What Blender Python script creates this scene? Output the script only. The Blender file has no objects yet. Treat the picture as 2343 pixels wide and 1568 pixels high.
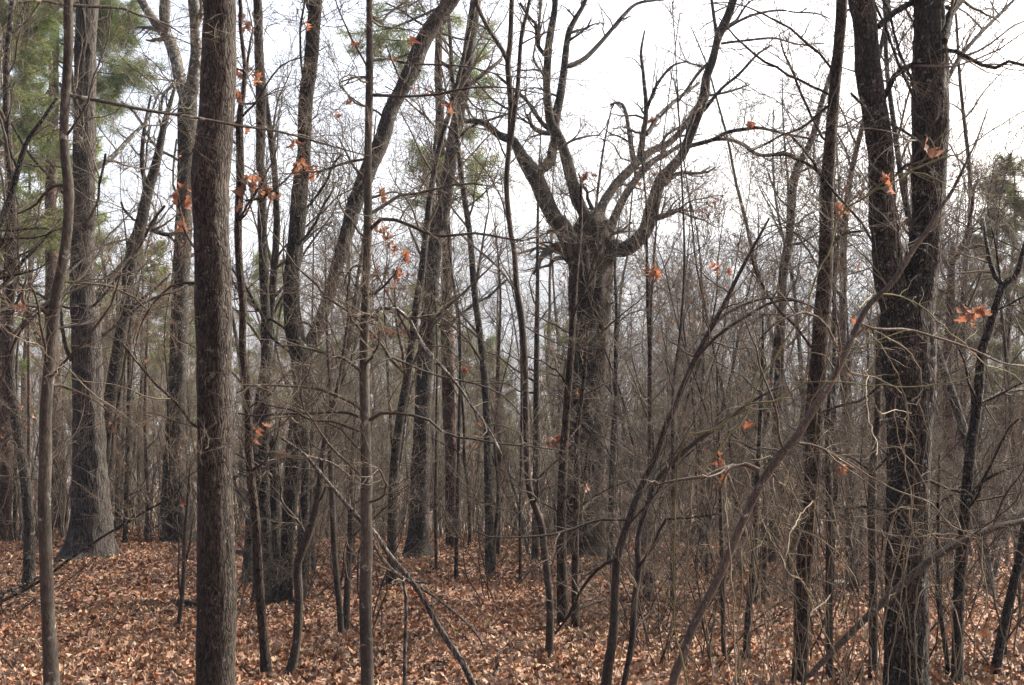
import bpy, math, random
import numpy as np

# ------------------------------------------------------------------ camera, sky, sun, exposure
scene = bpy.context.scene
col = scene.collection
F, CX, CY, CAMZ = 2760.0, 1171.5, 784.0, 1.6      # focal length in picture units, picture centre, eye height

cam_data = bpy.data.cameras.new('camera')
cam_data.sensor_width = 36.0
cam_data.lens = 36.0 * F / 2343.0
cam_data.clip_start = 0.05
cam_data.clip_end = 9000.0
cam = bpy.data.objects.new('camera', cam_data)
cam.location = (0, 0, CAMZ)
cam.rotation_euler = (math.radians(90), 0, 0)
col.objects.link(cam)
scene.camera = cam

SUN_ELEV, SUN_AZ = math.radians(36), math.radians(62)      # azimuth measured from straight ahead towards the right
world = bpy.data.worlds.new('World')
scene.world = world
world.use_nodes = True
wn = world.node_tree
bg = wn.nodes['Background']
sky = wn.nodes.new('ShaderNodeTexSky')
sky.sky_type = 'NISHITA'
sky.sun_disc = False
sky.sun_elevation = SUN_ELEV
sky.sun_rotation = SUN_AZ
sky.air_density = 0.75
sky.dust_density = 9.0
sky.ozone_density = 0.0
wn.links.new(sky.outputs[0], bg.inputs[0])
bg.inputs[1].default_value = 0.15

sun_data = bpy.data.lights.new('sun', 'SUN')
sun_data.energy = 4.6
sun_data.angle = math.radians(1.2)
sun_data.color = (1.0, 0.95, 0.87)
sun = bpy.data.objects.new('sun', sun_data)
sun.rotation_euler = (math.radians(90) - SUN_ELEV, 0, math.radians(180) - SUN_AZ)
sun.location = (40, 30, 60)
col.objects.link(sun)

scene.view_settings.view_transform = 'Standard'
scene.view_settings.look = 'None'
scene.view_settings.exposure = 1.9
scene.view_settings.gamma = 1.0
scene.cycles.max_bounces = 5
scene.cycles.diffuse_bounces = 2
scene.cycles.glossy_bounces = 1
scene.cycles.transmission_bounces = 3
scene.cycles.volume_bounces = 0
scene.cycles.transparent_max_bounces = 4

RNG = np.random.default_rng(7)
random.seed(7)

# ------------------------------------------------------------------ maths helpers
def nrm(v):
    return v / np.maximum(np.linalg.norm(v, axis=-1, keepdims=True), 1e-9)

def smooth(a, b, x):
    t = np.clip((x - a) / (b - a), 0, 1)
    return t * t * (3 - 2 * t)

def ground(x, y):
    """height of the terrain: a gentle slope, a break, a valley and a far ridge"""
    x = np.asarray(x, float); y = np.asarray(y, float)
    yc = 24.0 - 0.22 * np.clip(x, -14, 10)
    u = np.maximum(y - yc, 0)
    L, K = 14.0, 0.15
    extra = np.where(u < L, 0.5 * K / L * u * u, K * (u - L / 2))
    z = -0.1 * y - extra
    z = np.where(y < 0, -0.03 * y, z)
    floor = -74.0 + 6 * np.sin(x * 0.006) + 4 * np.sin(y * 0.011 + 1)
    k = 9.0
    h = np.clip(0.5 + 0.5 * (z - floor) / k, 0, 1)
    z = floor * (1 - h) + z * h + k * h * (1 - h)
    ridge = (188 + 26 * np.sin(x * 0.0024 + 0.6) + 12 * np.sin(x * 0.0071 + 2.0) + 5 * np.sin(x * 0.021))
    z = z + ridge * smooth(620, 1550, y) + 3.0 * smooth(600, 900, y) * np.sin(x * 0.05 + y * 0.02) * np.sin(y * 0.043)
    near = np.exp(-np.maximum(y - 40, 0) / 60)
    z = z + near * (0.035 * np.sin(1.9 * x + 0.7 * y) + 0.03 * np.sin(0.9 * x - 1.7 * y + 1) + 0.05 * np.sin(0.45 * x + 0.33 * y + 2) )
    return z

def P(px, py, d):
    px = np.asarray(px, float); py = np.asarray(py, float); d = np.asarray(d, float)
    return np.stack([(px - CX) / F * d, d + 0 * px, CAMZ - (py - CY) / F * d], -1)

def hit(px, py):
    """distance at which the line of sight meets the ground"""
    d = np.arange(3.0, 60.0, 0.02)
    p = P(np.full_like(d, px), np.full_like(d, py), d)
    below = np.nonzero(p[:, 2] <= ground(p[:, 0], p[:, 1]))[0]
    return float(d[below[0]]) if len(below) else 30.0

def resample(pts, n):
    """Catmull-Rom through the points (k columns), n samples even in length"""
    pts = np.asarray(pts, float)
    if len(pts) == 2:
        t = np.linspace(0, 1, n)[:, None]
        return pts[0] * (1 - t) + pts[1] * t
    p = np.vstack([2 * pts[0] - pts[1], pts, 2 * pts[-1] - pts[-2]])
    out = []
    m = 8
    t = np.linspace(0, 1, m, endpoint=False)[:, None]
    for i in range(1, len(p) - 2):
        a, b, c, d = p[i - 1], p[i], p[i + 1], p[i + 2]
        out.append(0.5 * ((2 * b) + (c - a) * t + (2 * a - 5 * b + 4 * c - d) * t ** 2 + (-a + 3 * b - 3 * c + d) * t ** 3))
    out.append(pts[-1:])
    out = np.vstack(out)
    s = np.concatenate([[0], np.cumsum(np.linalg.norm(np.diff(out[:, :3], axis=0), axis=1))])
    q = np.linspace(0, s[-1], n)
    return np.stack([np.interp(q, s, out[:, k]) for k in range(out.shape[1])], 1)

def lattice(theta_cells, s_cells, rng):
    return rng.random((theta_cells, s_cells + 2))

def vnoise(lat, u, v):
    """value noise, periodic in u (0..1), v in cells"""
    nt, ns = lat.shape
    a = u * nt; i = np.floor(a).astype(int); fa = a - i; fa = fa * fa * (3 - 2 * fa)
    j = np.clip(np.floor(v).astype(int), 0, ns - 2); fb = np.clip(v - j, 0, 1); fb = fb * fb * (3 - 2 * fb)
    i0, i1 = i % nt, (i + 1) % nt
    return (lat[i0, j] * (1 - fa) + lat[i1, j] * fa) * (1 - fb) + (lat[i0, j + 1] * (1 - fa) + lat[i1, j + 1] * fa) * fb

# ------------------------------------------------------------------ mesh helpers
def mesh_from(name, verts, quads=None, tris=None, mat=None, smoothed=True, cols=None):
    verts = np.asarray(verts, np.float32)
    me = bpy.data.meshes.new(name)
    nq = 0 if quads is None else len(quads)
    nt = 0 if tris is None else len(tris)
    me.vertices.add(len(verts))
    me.vertices.foreach_set('co', verts.ravel())
    idx = []
    if nq: idx.append(np.asarray(quads, np.int32).ravel())
    if nt: idx.append(np.asarray(tris, np.int32).ravel())
    idx = np.concatenate(idx)
    me.loops.add(len(idx))
    me.loops.foreach_set('vertex_index', idx)
    tot = np.concatenate([np.full(nq, 4, np.int32), np.full(nt, 3, np.int32)])
    start = np.concatenate([[0], np.cumsum(tot)[:-1]]).astype(np.int32)
    me.polygons.add(nq + nt)
    me.polygons.foreach_set('loop_start', start)
    me.polygons.foreach_set('loop_total', tot)
    if smoothed:
        me.polygons.foreach_set('use_smooth', np.ones(nq + nt, bool))
    if cols is not None:
        ca = me.color_attributes.new('Col', 'FLOAT_COLOR', 'POINT')
        c4 = np.ones((len(verts), 4), np.float32); c4[:, :3] = cols
        ca.data.foreach_set('color', c4.ravel())
    me.update(calc_edges=True)
    if mat is not None:
        me.materials.append(mat)
    return me

def tubes(batches, k=3):
    """batches: list of (points (m,n,3), radii (m,n)); returns verts and quads of all tubes"""
    V, Q, off = [], [], 0
    ang = np.arange(k) / k * 2 * np.pi
    ca, sa = np.cos(ang), np.sin(ang)
    for pts, rad in batches:
        m, n, _ = pts.shape
        if m == 0: continue
        t = np.empty_like(pts)
        t[:, 1:-1] = pts[:, 2:] - pts[:, :-2]
        t[:, 0] = pts[:, 1] - pts[:, 0]; t[:, -1] = pts[:, -1] - pts[:, -2]
        t = nrm(t)
        c = pts - pts.mean(1, keepdims=True)
        w, vec = np.linalg.eigh(np.einsum('mni,mnj->mij', c, c) + 1e-12 * np.eye(3))
        ref = vec[:, :, 0][:, None, :]
        u = nrm(ref - t * (t * ref).sum(-1, keepdims=True))
        v = np.cross(t, u)
        ring = (pts[:, :, None] + rad[:, :, None, None] * (u[:, :, None] * ca[:, None] + v[:, :, None] * sa[:, None]))
        V.append(ring.reshape(-1, 3))
        base = off + (np.arange(m)[:, None, None] * n + np.arange(n - 1)[None, :, None]) * k
        j = np.arange(k); j2 = (j + 1) % k
        q = np.stack([base + j, base + j2, base + k + j2, base + k + j], -1)
        Q.append(q.reshape(-1, 4))
        off += m * n * k
    return np.vstack(V), np.vstack(Q)

def trunk_geo(pts, rad, k, rings, amp, cells, vcell, seed, flare=0.0, lobes=5, flare_h=0.5, knots=0.04):
    """one bark-covered stem: fissured, slightly lumpy, with root flare. pts run from base to tip"""
    rng = np.random.default_rng(seed)
    pr = resample(np.column_stack([pts, rad]), rings)
    c, r = pr[:, :3], pr[:, 3]
    t = np.gradient(c, axis=0); t = nrm(t)
    ref = np.array([0.93, 0.37, 0.0]); ref = ref - t * (t @ ref)[:, None]
    u = nrm(ref); v = np.cross(t, u)
    s = np.concatenate([[0], np.cumsum(np.linalg.norm(np.diff(c, axis=0), axis=1))])
    th = np.arange(k) / k
    U, S = np.meshgrid(th, s)
    # fissures: ridged noise long in s, plus lumps
    l1 = lattice(cells, int(s[-1] / vcell) + 3, rng)
    l1b = lattice(cells * 2 + 1, int(s[-1] / (vcell * .6)) + 3, rng)
    l2 = lattice(3, int(s[-1] / 0.35) + 3, rng)
    l3 = lattice(4, int(s[-1] / 0.9) + 3, rng)
    wob = 0.12 * (vnoise(l2, U, S / 0.35) - .5)
    f = 1 - np.abs(2 * vnoise(l1, U + wob, S / vcell) - 1)
    f = f * 0.6 + 0.4 * vnoise(l1b, U + wob, S / (vcell * .6))
    disp = amp * (f - 0.45) + knots * (vnoise(l2, U, S / 0.35) - .5) + 1.6 * knots * (vnoise(l3, U, S / 0.9) - .5)
    R = r[:, None] * (1 + disp)
    if flare:
        ph = rng.random(lobes) * 2 * np.pi
        lob = np.zeros(k)
        for i in range(lobes):
            dth = (th * 2 * np.pi - ph[i] + np.pi) % (2 * np.pi) - np.pi
            lob += np.exp(-(dth / 0.35) ** 2) * (0.5 + rng.random())
        R = R * (1 + flare * (0.25 + lob)[None, :] * np.exp(-s / flare_h)[:, None])
    ring = c[:, None] + R[..., None] * (np.cos(th * 2 * np.pi)[None, :, None] * u[:, None] + np.sin(th * 2 * np.pi)[None, :, None] * v[:, None])
    n = rings
    base = np.arange(n - 1)[:, None] * k
    j = np.arange(k); j2 = (j + 1) % k
    q = np.stack([base + j, base + j2, base + k + j2, base + k + j], -1).reshape(-1, 4)
    verts = ring.reshape(-1, 3)
    tip = len(verts)
    verts = np.vstack([verts, c[-1] + t[-1] * r[-1] * .5])
    tri = np.stack([(n - 1) * k + j, (n - 1) * k + j2, np.full(k, tip)], -1)
    return verts, q, tri

def spawn(Pp, Rp, per, t0, t1, ang, length, n, rratio, wig, up, rng, fall=0.4, rmin=0.0009, tip=0.3, flat=0.0):
    """children of a batch of branches"""
    m, N, _ = Pp.shape
    M = m * per
    if M == 0: return np.zeros((0, n, 3)), np.zeros((0, n))
    ii = np.repeat(np.arange(m), per)
    t = rng.uniform(t0, t1, M)
    f = t * (N - 1); i = np.minimum(f.astype(int), N - 2); w = (f - i)[:, None]
    base = Pp[ii, i] * (1 - w) + Pp[ii, i + 1] * w
    r = Rp[ii, i] * (1 - w[:, 0]) + Rp[ii, i + 1] * w[:, 0]
    tan = nrm(Pp[ii, i + 1] - Pp[ii, i])
    rv = rng.normal(size=(M, 3)); rv[:, 2] *= (1 - flat)
    rv = nrm(rv - tan * (rv * tan).sum(-1, keepdims=True))
    a = rng.normal(ang, 0.22 * ang, M)[:, None]
    d = np.cos(a) * tan + np.sin(a) * rv
    d[:, 2] += up
    d = nrm(d)
    L = rng.uniform(length[0], length[1], M) * (1 - fall * t)
    step = (L / (n - 1))[:, None]
    out = np.empty((M, n, 3)); out[:, 0] = base
    for s in range(1, n):
        d = nrm(d + wig * rng.normal(size=(M, 3)) + np.array([0, 0, up * 0.35]))
        out[:, s] = out[:, s - 1] + d * step
    r0 = np.maximum(r * rratio * rng.uniform(.7, 1.1, M), rmin * 1.5)
    rad = np.maximum(r0[:, None] * np.linspace(1, tip, n)[None, :], rmin)
    return out, rad

# ------------------------------------------------------------------ object helpers
def link(name, me, parent=None, loc=(0, 0, 0)):
    o = bpy.data.objects.new(name, me)
    o.location = loc
    if parent is not None: o.parent = parent
    col.objects.link(o)
    return o

def tag(o, label=None, cat=None, group=None, kind=None):
    if label: o['label'] = label
    if cat: o['category'] = cat
    if group: o['group'] = group
    if kind: o['kind'] = kind
    return o

def thing(name, label, cat, loc, group=None):
    return tag(link(name, None, None, loc), label, cat, group)

# ------------------------------------------------------------------ materials
def new_mat(name):
    m = bpy.data.materials.new(name); m.use_nodes = True
    nt = m.node_tree
    b = nt.nodes['Principled BSDF']
    b.inputs['Roughness'].default_value = 0.9
    b.inputs['Specular IOR Level'].default_value = 0.15
    return m, nt, b

def ramp(nt, stops):
    r = nt.nodes.new('ShaderNodeValToRGB')
    e = r.color_ramp.elements
    while len(e) < len(stops): e.new(0.5)
    for el, (p, c) in zip(e, stops):
        el.position = p; el.color = (*c, 1)
    return r

def bark(name, crack, mid, light, lichen=None, lichen_lo=0.6, scale=38, stretch=0.25, bump=0.5, blotch=None, depth=0.85, edge=0.16, k_=0.55):
    """plated bark: long cells parted by dark cracks, grain inside the plates, blotches of lichen"""
    m, nt, b = new_mat(name)
    L = nt.links.new
    sc = lambda c: tuple(0.74 * k_ * q for q in c)
    tc = nt.nodes.new('ShaderNodeTexCoord'); oi = nt.nodes.new('ShaderNodeObjectInfo')
    off = nt.nodes.new('ShaderNodeVectorMath'); off.operation = 'SCALE'; off.inputs[0].default_value = (31.7, 17.3, 53.1)
    L(oi.outputs['Random'], off.inputs['Scale'])
    add = nt.nodes.new('ShaderNodeVectorMath'); add.operation = 'ADD'
    L(tc.outputs['Object'], add.inputs[0]); L(off.outputs[0], add.inputs[1])
    # a little warp so that the cells wander
    nw = nt.nodes.new('ShaderNodeTexNoise'); nw.inputs['Scale'].default_value = 18; nw.inputs['Detail'].default_value = 2
    L(add.outputs[0], nw.inputs['Vector'])
    wv = nt.nodes.new('ShaderNodeVectorMath'); wv.operation = 'SCALE'; wv.inputs['Scale'].default_value = 0.035
    L(nw.outputs['Color'], wv.inputs[0])
    ad2 = nt.nodes.new('ShaderNodeVectorMath'); ad2.operation = 'ADD'
    L(add.outputs[0], ad2.inputs[0]); L(wv.outputs[0], ad2.inputs[1])
    mp = nt.nodes.new('ShaderNodeMapping'); mp.inputs['Scale'].default_value = (scale, scale, scale * stretch)
    L(ad2.outputs[0], mp.inputs[0])
    vo = nt.nodes.new('ShaderNodeTexVoronoi'); vo.feature = 'DISTANCE_TO_EDGE'; vo.inputs['Scale'].default_value = 1.0
    L(mp.outputs[0], vo.inputs['Vector'])
    re = ramp(nt, [(0.0, (1 - depth,) * 3), (edge, (1, 1, 1))])
    L(vo.outputs['Distance'], re.inputs[0])
    mg = nt.nodes.new('ShaderNodeMapping'); mg.inputs['Scale'].default_value = (120, 120, 42)
    L(add.outputs[0], mg.inputs[0])
    n1 = nt.nodes.new('ShaderNodeTexNoise'); n1.inputs['Scale'].default_value = 1.0; n1.inputs['Detail'].default_value = 5; n1.inputs['Roughness'].default_value = 0.65
    L(mg.outputs[0], n1.inputs['Vector'])
    r1 = ramp(nt, [(0.34, sc(crack)), (0.5, sc(mid)), (0.66, sc(light))])
    L(n1.outputs['Fac'], r1.inputs[0])
    n2 = nt.nodes.new('ShaderNodeTexNoise'); n2.inputs['Scale'].default_value = 4.5; n2.inputs['Detail'].default_value = 4
    L(add.outputs[0], n2.inputs['Vector'])
    r2 = ramp(nt, [(0.3, (0.6, 0.58, 0.57)), (0.7, (1.3, 1.25, 1.2))])
    L(n2.outputs['Fac'], r2.inputs[0])
    mx = nt.nodes.new('ShaderNodeMix'); mx.data_type = 'RGBA'; mx.blend_type = 'MULTIPLY'; mx.inputs[0].default_value = 1
    L(r1.outputs[0], mx.inputs[6]); L(r2.outputs[0], mx.inputs[7])
    m2 = nt.nodes.new('ShaderNodeMix'); m2.data_type = 'RGBA'; m2.blend_type = 'MULTIPLY'; m2.inputs[0].default_value = 1
    L(mx.outputs[2], m2.inputs[6]); L(re.outputs[0], m2.inputs[7])
    last = m2.outputs[2]
    if lichen:
        n3 = nt.nodes.new('ShaderNodeTexNoise'); n3.inputs['Scale'].default_value = blotch or 14; n3.inputs['Detail'].default_value = 4
        n3.inputs['Roughness'].default_value = 0.65
        L(add.outputs[0], n3.inputs['Vector'])
        r3 = ramp(nt, [(lichen_lo, (0, 0, 0)), (lichen_lo + 0.07, (1, 1, 1))])
        L(n3.outputs['Fac'], r3.inputs[0])
        ml = nt.nodes.new('ShaderNodeMix'); ml.data_type = 'RGBA'
        ml.inputs[7].default_value = (*lichen, 1)
        mul = nt.nodes.new('ShaderNodeMath'); mul.operation = 'MULTIPLY'
        mu2 = nt.nodes.new('ShaderNodeMath'); mu2.operation = 'MULTIPLY'; mu2.inputs[1].default_value = 1.2
        L(r3.outputs[0], mul.inputs[0]); L(n1.outputs['Fac'], mul.inputs[1]); L(mul.outputs[0], mu2.inputs[0]); L(mu2.outputs[0], ml.inputs[0]); L(last, ml.inputs[6])
        last = ml.outputs[2]
    L(last, b.inputs['Base Color'])
    hm = nt.nodes.new('ShaderNodeMath'); hm.operation = 'MULTIPLY_ADD'; hm.inputs[1].default_value = 0.35
    L(n1.outputs['Fac'], hm.inputs[0]); L(re.outputs[0], hm.inputs[2])
    bp = nt.nodes.new('ShaderNodeBump'); bp.inputs['Strength'].default_value = bump; bp.inputs['Distance'].default_value = 0.01
    L(hm.outputs[0], bp.inputs['Height']); L(bp.outputs[0], b.inputs['Normal'])
    return m

M = {}
M['oak'] = bark('bark_grey_oak', (0.03, 0.026, 0.022), (0.13, 0.115, 0.1), (0.26, 0.235, 0.205), (0.2, 0.21, 0.185), 0.6, 40, 0.22, 0.8, k_=.42)
M['shag'] = bark('bark_shaggy', (0.04, 0.034, 0.03), (0.16, 0.14, 0.125), (0.29, 0.265, 0.24), None, scale=30, stretch=0.1, bump=0.9, k_=0.4)
M['dark'] = bark('bark_dark_oak', (0.014, 0.012, 0.011), (0.055, 0.047, 0.041), (0.135, 0.12, 0.105), (0.2, 0.22, 0.2), 0.6, 46, 0.22, 1.0, 26, k_=.66)
M['hickory'] = bark('bark_fine_brown', (0.05, 0.041, 0.034), (0.12, 0.1, 0.084), (0.19, 0.165, 0.142), (0.13, 0.122, 0.105), 0.6, 62, 0.14, 0.9, 26, depth=.75, k_=.43)
M['smooth'] = bark('bark_smooth_grey', (0.07, 0.062, 0.054), (0.125, 0.112, 0.098), (0.19, 0.175, 0.155), (0.24, 0.24, 0.21), 0.62, 60, 0.2, 0.3, 16, depth=.3, k_=.45)
M['pine'] = bark('bark_pine_red', (0.05, 0.03, 0.024), (0.16, 0.1, 0.082), (0.27, 0.185, 0.155), None, scale=24, stretch=0.45, bump=0.8, k_=.62)
M['brown'] = bark('bark_brown_sapling', (0.04, 0.032, 0.027), (0.095, 0.078, 0.066), (0.165, 0.14, 0.12), (0.2, 0.2, 0.175), 0.64, 70, 0.2, 0.5, 16, depth=.5)
M['vinebark'] = bark('bark_vine_clad', (0.025, 0.019, 0.016), (0.095, 0.068, 0.052), (0.185, 0.138, 0.108), None, scale=44, stretch=0.2, bump=0.9, k_=.55)
M['tan'] = bark('bark_tan_sapling', (0.07, 0.058, 0.048), (0.135, 0.113, 0.095), (0.2, 0.175, 0.15), (0.32, 0.31, 0.27), 0.6, 60, 0.2, 0.3, 16, depth=.3, k_=.62)
M['pale'] = bark('bark_pale_limb', (0.06, 0.055, 0.05), (0.17, 0.16, 0.145), (0.3, 0.285, 0.26), (0.36, 0.37, 0.34), 0.56, 45, 0.25, 0.6, k_=.58, depth=.6)

def plain(name, stops, scale=6.0, rough=0.85):
    m, nt, b = new_mat(name)
    tc = nt.nodes.new('ShaderNodeTexCoord')
    n = nt.nodes.new('ShaderNodeTexNoise'); n.inputs['Scale'].default_value = scale; n.inputs['Detail'].default_value = 3
    nt.links.new(tc.outputs['Object'], n.inputs['Vector'])
    r = ramp(nt, stops)
    nt.links.new(n.outputs['Fac'], r.inputs[0]); nt.links.new(r.outputs[0], b.inputs['Base Color'])
    b.inputs['Roughness'].default_value = rough
    return m

M['twig'] = plain('twig_brown', [(0.35, (0.034, 0.027, 0.020)), (0.65, (0.098, 0.082, 0.062))], 3.0)
M['twig_grey'] = plain('twig_grey', [(0.35, (0.064, 0.053, 0.04)), (0.65, (0.145, 0.125, 0.097))], 2.0)
M['twig_red'] = plain('twig_reddish', [(0.35, (0.051, 0.036, 0.026)), (0.65, (0.119, 0.090, 0.066))], 2.0)
M['vine'] = plain('vine_tan', [(0.35, (0.040, 0.031, 0.020)), (0.5, (0.076, 0.061, 0.040)), (0.65, (0.133, 0.110, 0.076))], 7.0, 0.85)
M['vine_green'] = plain('vine_green', [(0.35, (0.048, 0.046, 0.019)), (0.65, (0.108, 0.102, 0.046))], 7.0, 0.8)
M['deadwood'] = bark('dead_wood', (0.05, 0.045, 0.04), (0.14, 0.125, 0.11), (0.27, 0.25, 0.23), (0.4, 0.42, 0.38), 0.62, 50, 0.2, 0.5, 16, k_=.8)

def leafy(name, trans, rough=0.6):
    m, nt, b = new_mat(name)
    at = nt.nodes.new('ShaderNodeAttribute'); at.attribute_name = 'Col'
    tc = nt.nodes.new('ShaderNodeTexCoord')
    n = nt.nodes.new('ShaderNodeTexNoise'); n.inputs['Scale'].default_value = 45; n.inputs['Detail'].default_value = 3
    nt.links.new(tc.outputs['Object'], n.inputs['Vector'])
    r = ramp(nt, [(0.3, (0.65, 0.62, 0.6)), (0.7, (1.25, 1.25, 1.25))])
    nt.links.new(n.outputs['Fac'], r.inputs[0])
    mx = nt.nodes.new('ShaderNodeMix'); mx.data_type = 'RGBA'; mx.blend_type = 'MULTIPLY'; mx.inputs[0].default_value = 1
    nt.links.new(at.outputs['Color'], mx.inputs[6]); nt.links.new(r.outputs[0], mx.inputs[7])
    nt.links.new(mx.outputs[2], b.inputs['Base Color'])
    b.inputs['Roughness'].default_value = rough
    b.inputs['Specular IOR Level'].default_value = 0.3
    if trans:
        tr = nt.nodes.new('ShaderNodeBsdfTranslucent'); ms = nt.nodes.new('ShaderNodeMixShader'); ms.inputs[0].default_value = trans
        nt.links.new(mx.outputs[2], tr.inputs[0])
        nt.links.new(b.outputs[0], ms.inputs[1]); nt.links.new(tr.outputs[0], ms.inputs[2])
        nt.links.new(ms.outputs[0], nt.nodes['Material Output'].inputs['Surface'])
    return m

M['litter'] = leafy('dry_leaf', 0.15, 0.75)
M['hangleaf'] = leafy('clinging_leaf', 0.5, 0.6)
M['needle'] = leafy('pine_needle', 0.4, 0.6)

# ------------------------------------------------------------------ the setting: ground, far hill
def ground_mat():
    m, nt, b = new_mat('leaf_strewn_soil')
    L = nt.links.new
    tc = nt.nodes.new('ShaderNodeTexCoord')
    v = nt.nodes.new('ShaderNodeTexVoronoi'); v.inputs['Scale'].default_value = 13
    L(tc.outputs['Object'], v.inputs['Vector'])
    sep = nt.nodes.new('ShaderNodeSeparateColor'); L(v.outputs['Color'], sep.inputs[0])
    r = ramp(nt, [(0.0, (0.07, 0.032, 0.022)), (0.3, (0.17, 0.085, 0.052)), (0.6, (0.26, 0.15, 0.1)), (0.85, (0.34, 0.22, 0.155)), (1.0, (0.2, 0.07, 0.035))])
    L(sep.outputs[0], r.inputs[0])
    n = nt.nodes.new('ShaderNodeTexNoise'); n.inputs['Scale'].default_value = 30; n.inputs['Detail'].default_value = 4
    L(tc.outputs['Object'], n.inputs['Vector'])
    bp = nt.nodes.new('ShaderNodeBump'); bp.inputs['Strength'].default_value = 0.8; bp.inputs['Distance'].default_value = 0.04
    L(n.outputs['Fac'], bp.inputs['Height']); L(bp.outputs[0], b.inputs['Normal'])
    L(r.outputs[0], b.inputs['Base Color'])
    return m

def grid_mesh(name, a, ys, xf, zf, mat):
    A, Y = np.meshgrid(a, ys)
    X = A * xf(Y)
    Z = zf(X, Y)
    v = np.stack([X, Y, Z], -1).reshape(-1, 3)
    na, ny = len(a), len(ys)
    i = (np.arange(ny - 1)[:, None] * na + np.arange(na - 1)[None, :]).reshape(-1)
    q = np.stack([i, i + 1, i + na + 1, i + na], -1)
    return mesh_from(name, v, q, None, mat)

ys = np.concatenate([np.arange(-40, 3, 2.0), np.arange(3, 46, 0.4), np.geomspace(46, 660, 50)])
me = grid_mesh('ground', np.linspace(-1, 1, 121), ys, lambda y: 16 + np.maximum(y, 0) * 0.95, ground, ground_mat())
GROUND = tag(link('ground', me), kind='structure')

def hill_mat():
    m, nt, b = new_mat('far_winter_wood')
    L = nt.links.new
    tc = nt.nodes.new('ShaderNodeTexCoord')
    n = nt.nodes.new('ShaderNodeTexNoise'); n.inputs['Scale'].default_value = 0.02; n.inputs['Detail'].default_value = 8; n.inputs['Roughness'].default_value = 0.75
    L(tc.outputs['Object'], n.inputs['Vector'])
    r = ramp(nt, [(0.35, (0.03, 0.036, 0.025)), (0.48, (0.06, 0.055, 0.05)), (0.65, (0.1, 0.09, 0.082))])
    L(n.outputs['Fac'], r.inputs[0]); L(r.outputs[0], b.inputs['Base Color'])
    return m

hr = np.random.default_rng(3)
def hill_z(X, Y):
    z = ground(X, Y) - 0.4
    return z + hr.random(X.shape) * 9 * smooth(640, 760, Y)
hy = np.concatenate([np.linspace(600, 1650, 130), np.linspace(1690, 2600, 12)])
me = grid_mesh('hill', np.linspace(-1, 1, 260), hy, lambda y: y * 0.98 + 16, hill_z, hill_mat())
HILL = tag(link('hill', me), kind='structure')

# ------------------------------------------------------------------ leaves
def leaf_template(widths, curl, bend, twist, seed, edge=0.06):
    """a lobed blade lying along +x, midrib in the middle; 1 unit long"""
    rng = np.random.default_rng(seed)
    n = len(widths)
    x = np.linspace(0, 1, n)
    rib = np.stack([x, 0.03 * rng.normal(size=n), np.zeros(n)], 1)
    sweep = 0.07
    l = np.stack([x + sweep * (np.array(widths) > 0.2), np.array(widths), np.zeros(n)], 1)
    r = np.stack([x + sweep * (np.array(widths) > 0.2), -np.array(widths) * rng.uniform(.85, 1.1, n), np.zeros(n)], 1)
    v = np.vstack([rib, l, r])
    v[:, 2] = curl * np.abs(v[:, 1]) ** 1.5 * 2.2 + bend * (v[:, 0] - .5) ** 2 * 2 + twist * v[:, 1] * (v[:, 0] - .4) * 2 + edge * rng.normal(size=len(v)) * (np.abs(v[:, 1]) > .1)
    v[:, 0] -= 0.5
    tri = []
    for i in range(n - 1):
        tri += [(i, i + 1, n + i), (n + i, i + 1, n + i + 1), (i, 2 * n + i, i + 1), (2 * n + i, 2 * n + i + 1, i + 1)]
    return v, np.array(tri)

OAK_W = [0.012, 0.16, 0.1, 0.29, 0.13, 0.34, 0.15, 0.24, 0.02]
MAPLE_W = [0.012, 0.34, 0.2, 0.42, 0.14, 0.2, 0.0]
OVAL_W = [0.02, 0.24, 0.2, 0.02]
HERO = [leaf_template(OAK_W, c, b, t, i) for i, (c, b, t) in enumerate([(0.9, 0.3, 0.5), (-0.7, 0.5, -0.6), (1.3, -0.3, 0.2), (0.4, 0.7, 1.0)])] + \
       [leaf_template(MAPLE_W, c, b, t, 10 + i) for i, (c, b, t) in enumerate([(0.8, 0.3, 0.4), (-0.8, 0.3, -0.5)])]
LOW = [leaf_template(OVAL_W, c, b, t, 20 + i, 0.05) for i, (c, b, t) in enumerate([(1.2, 0.4, 0.5), (-1.0, 0.4, -0.6), (1.7, -0.3, 0.2), (0.5, 0.9, 0.9)])]

LOW2 = [leaf_template([0.03, 0.24, 0.03], c, b, t, 40 + i, 0.05) for i, (c, b, t) in enumerate([(1.2, 0.4, 0.5), (-1.0, 0.4, -0.6), (1.7, -0.3, 0.2), (0.5, 0.9, 0.9)])]

LIT_COL = np.array([(0.36, 0.225, 0.145), (0.275, 0.14, 0.074), (0.135, 0.058, 0.033), (0.49, 0.355, 0.24), (0.33, 0.12, 0.042), (0.32, 0.205, 0.14), (0.4, 0.25, 0.135)])
LIT_P = np.array([0.24, 0.25, 0.17, 0.06, 0.1, 0.13, 0.05])
HANG_COL = np.array([(0.23, 0.088, 0.042), (0.17, 0.065, 0.036), (0.25, 0.135, 0.085), (0.15, 0.075, 0.05)])

def rot_zyx(yaw, pitch, roll):
    cy, sy, cp, sp, cr, sr = np.cos(yaw), np.sin(yaw), np.cos(pitch), np.sin(pitch), np.cos(roll), np.sin(roll)
    R = np.empty((len(yaw), 3, 3))
    R[:, 0] = np.stack([cy * cp, cy * sp * sr - sy * cr, cy * sp * cr + sy * sr], 1)
    R[:, 1] = np.stack([sy * cp, sy * sp * sr + cy * cr, sy * sp * cr - cy * sr], 1)
    R[:, 2] = np.stack([-sp, cp * sr, cp * cr], 1)
    return R

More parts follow.
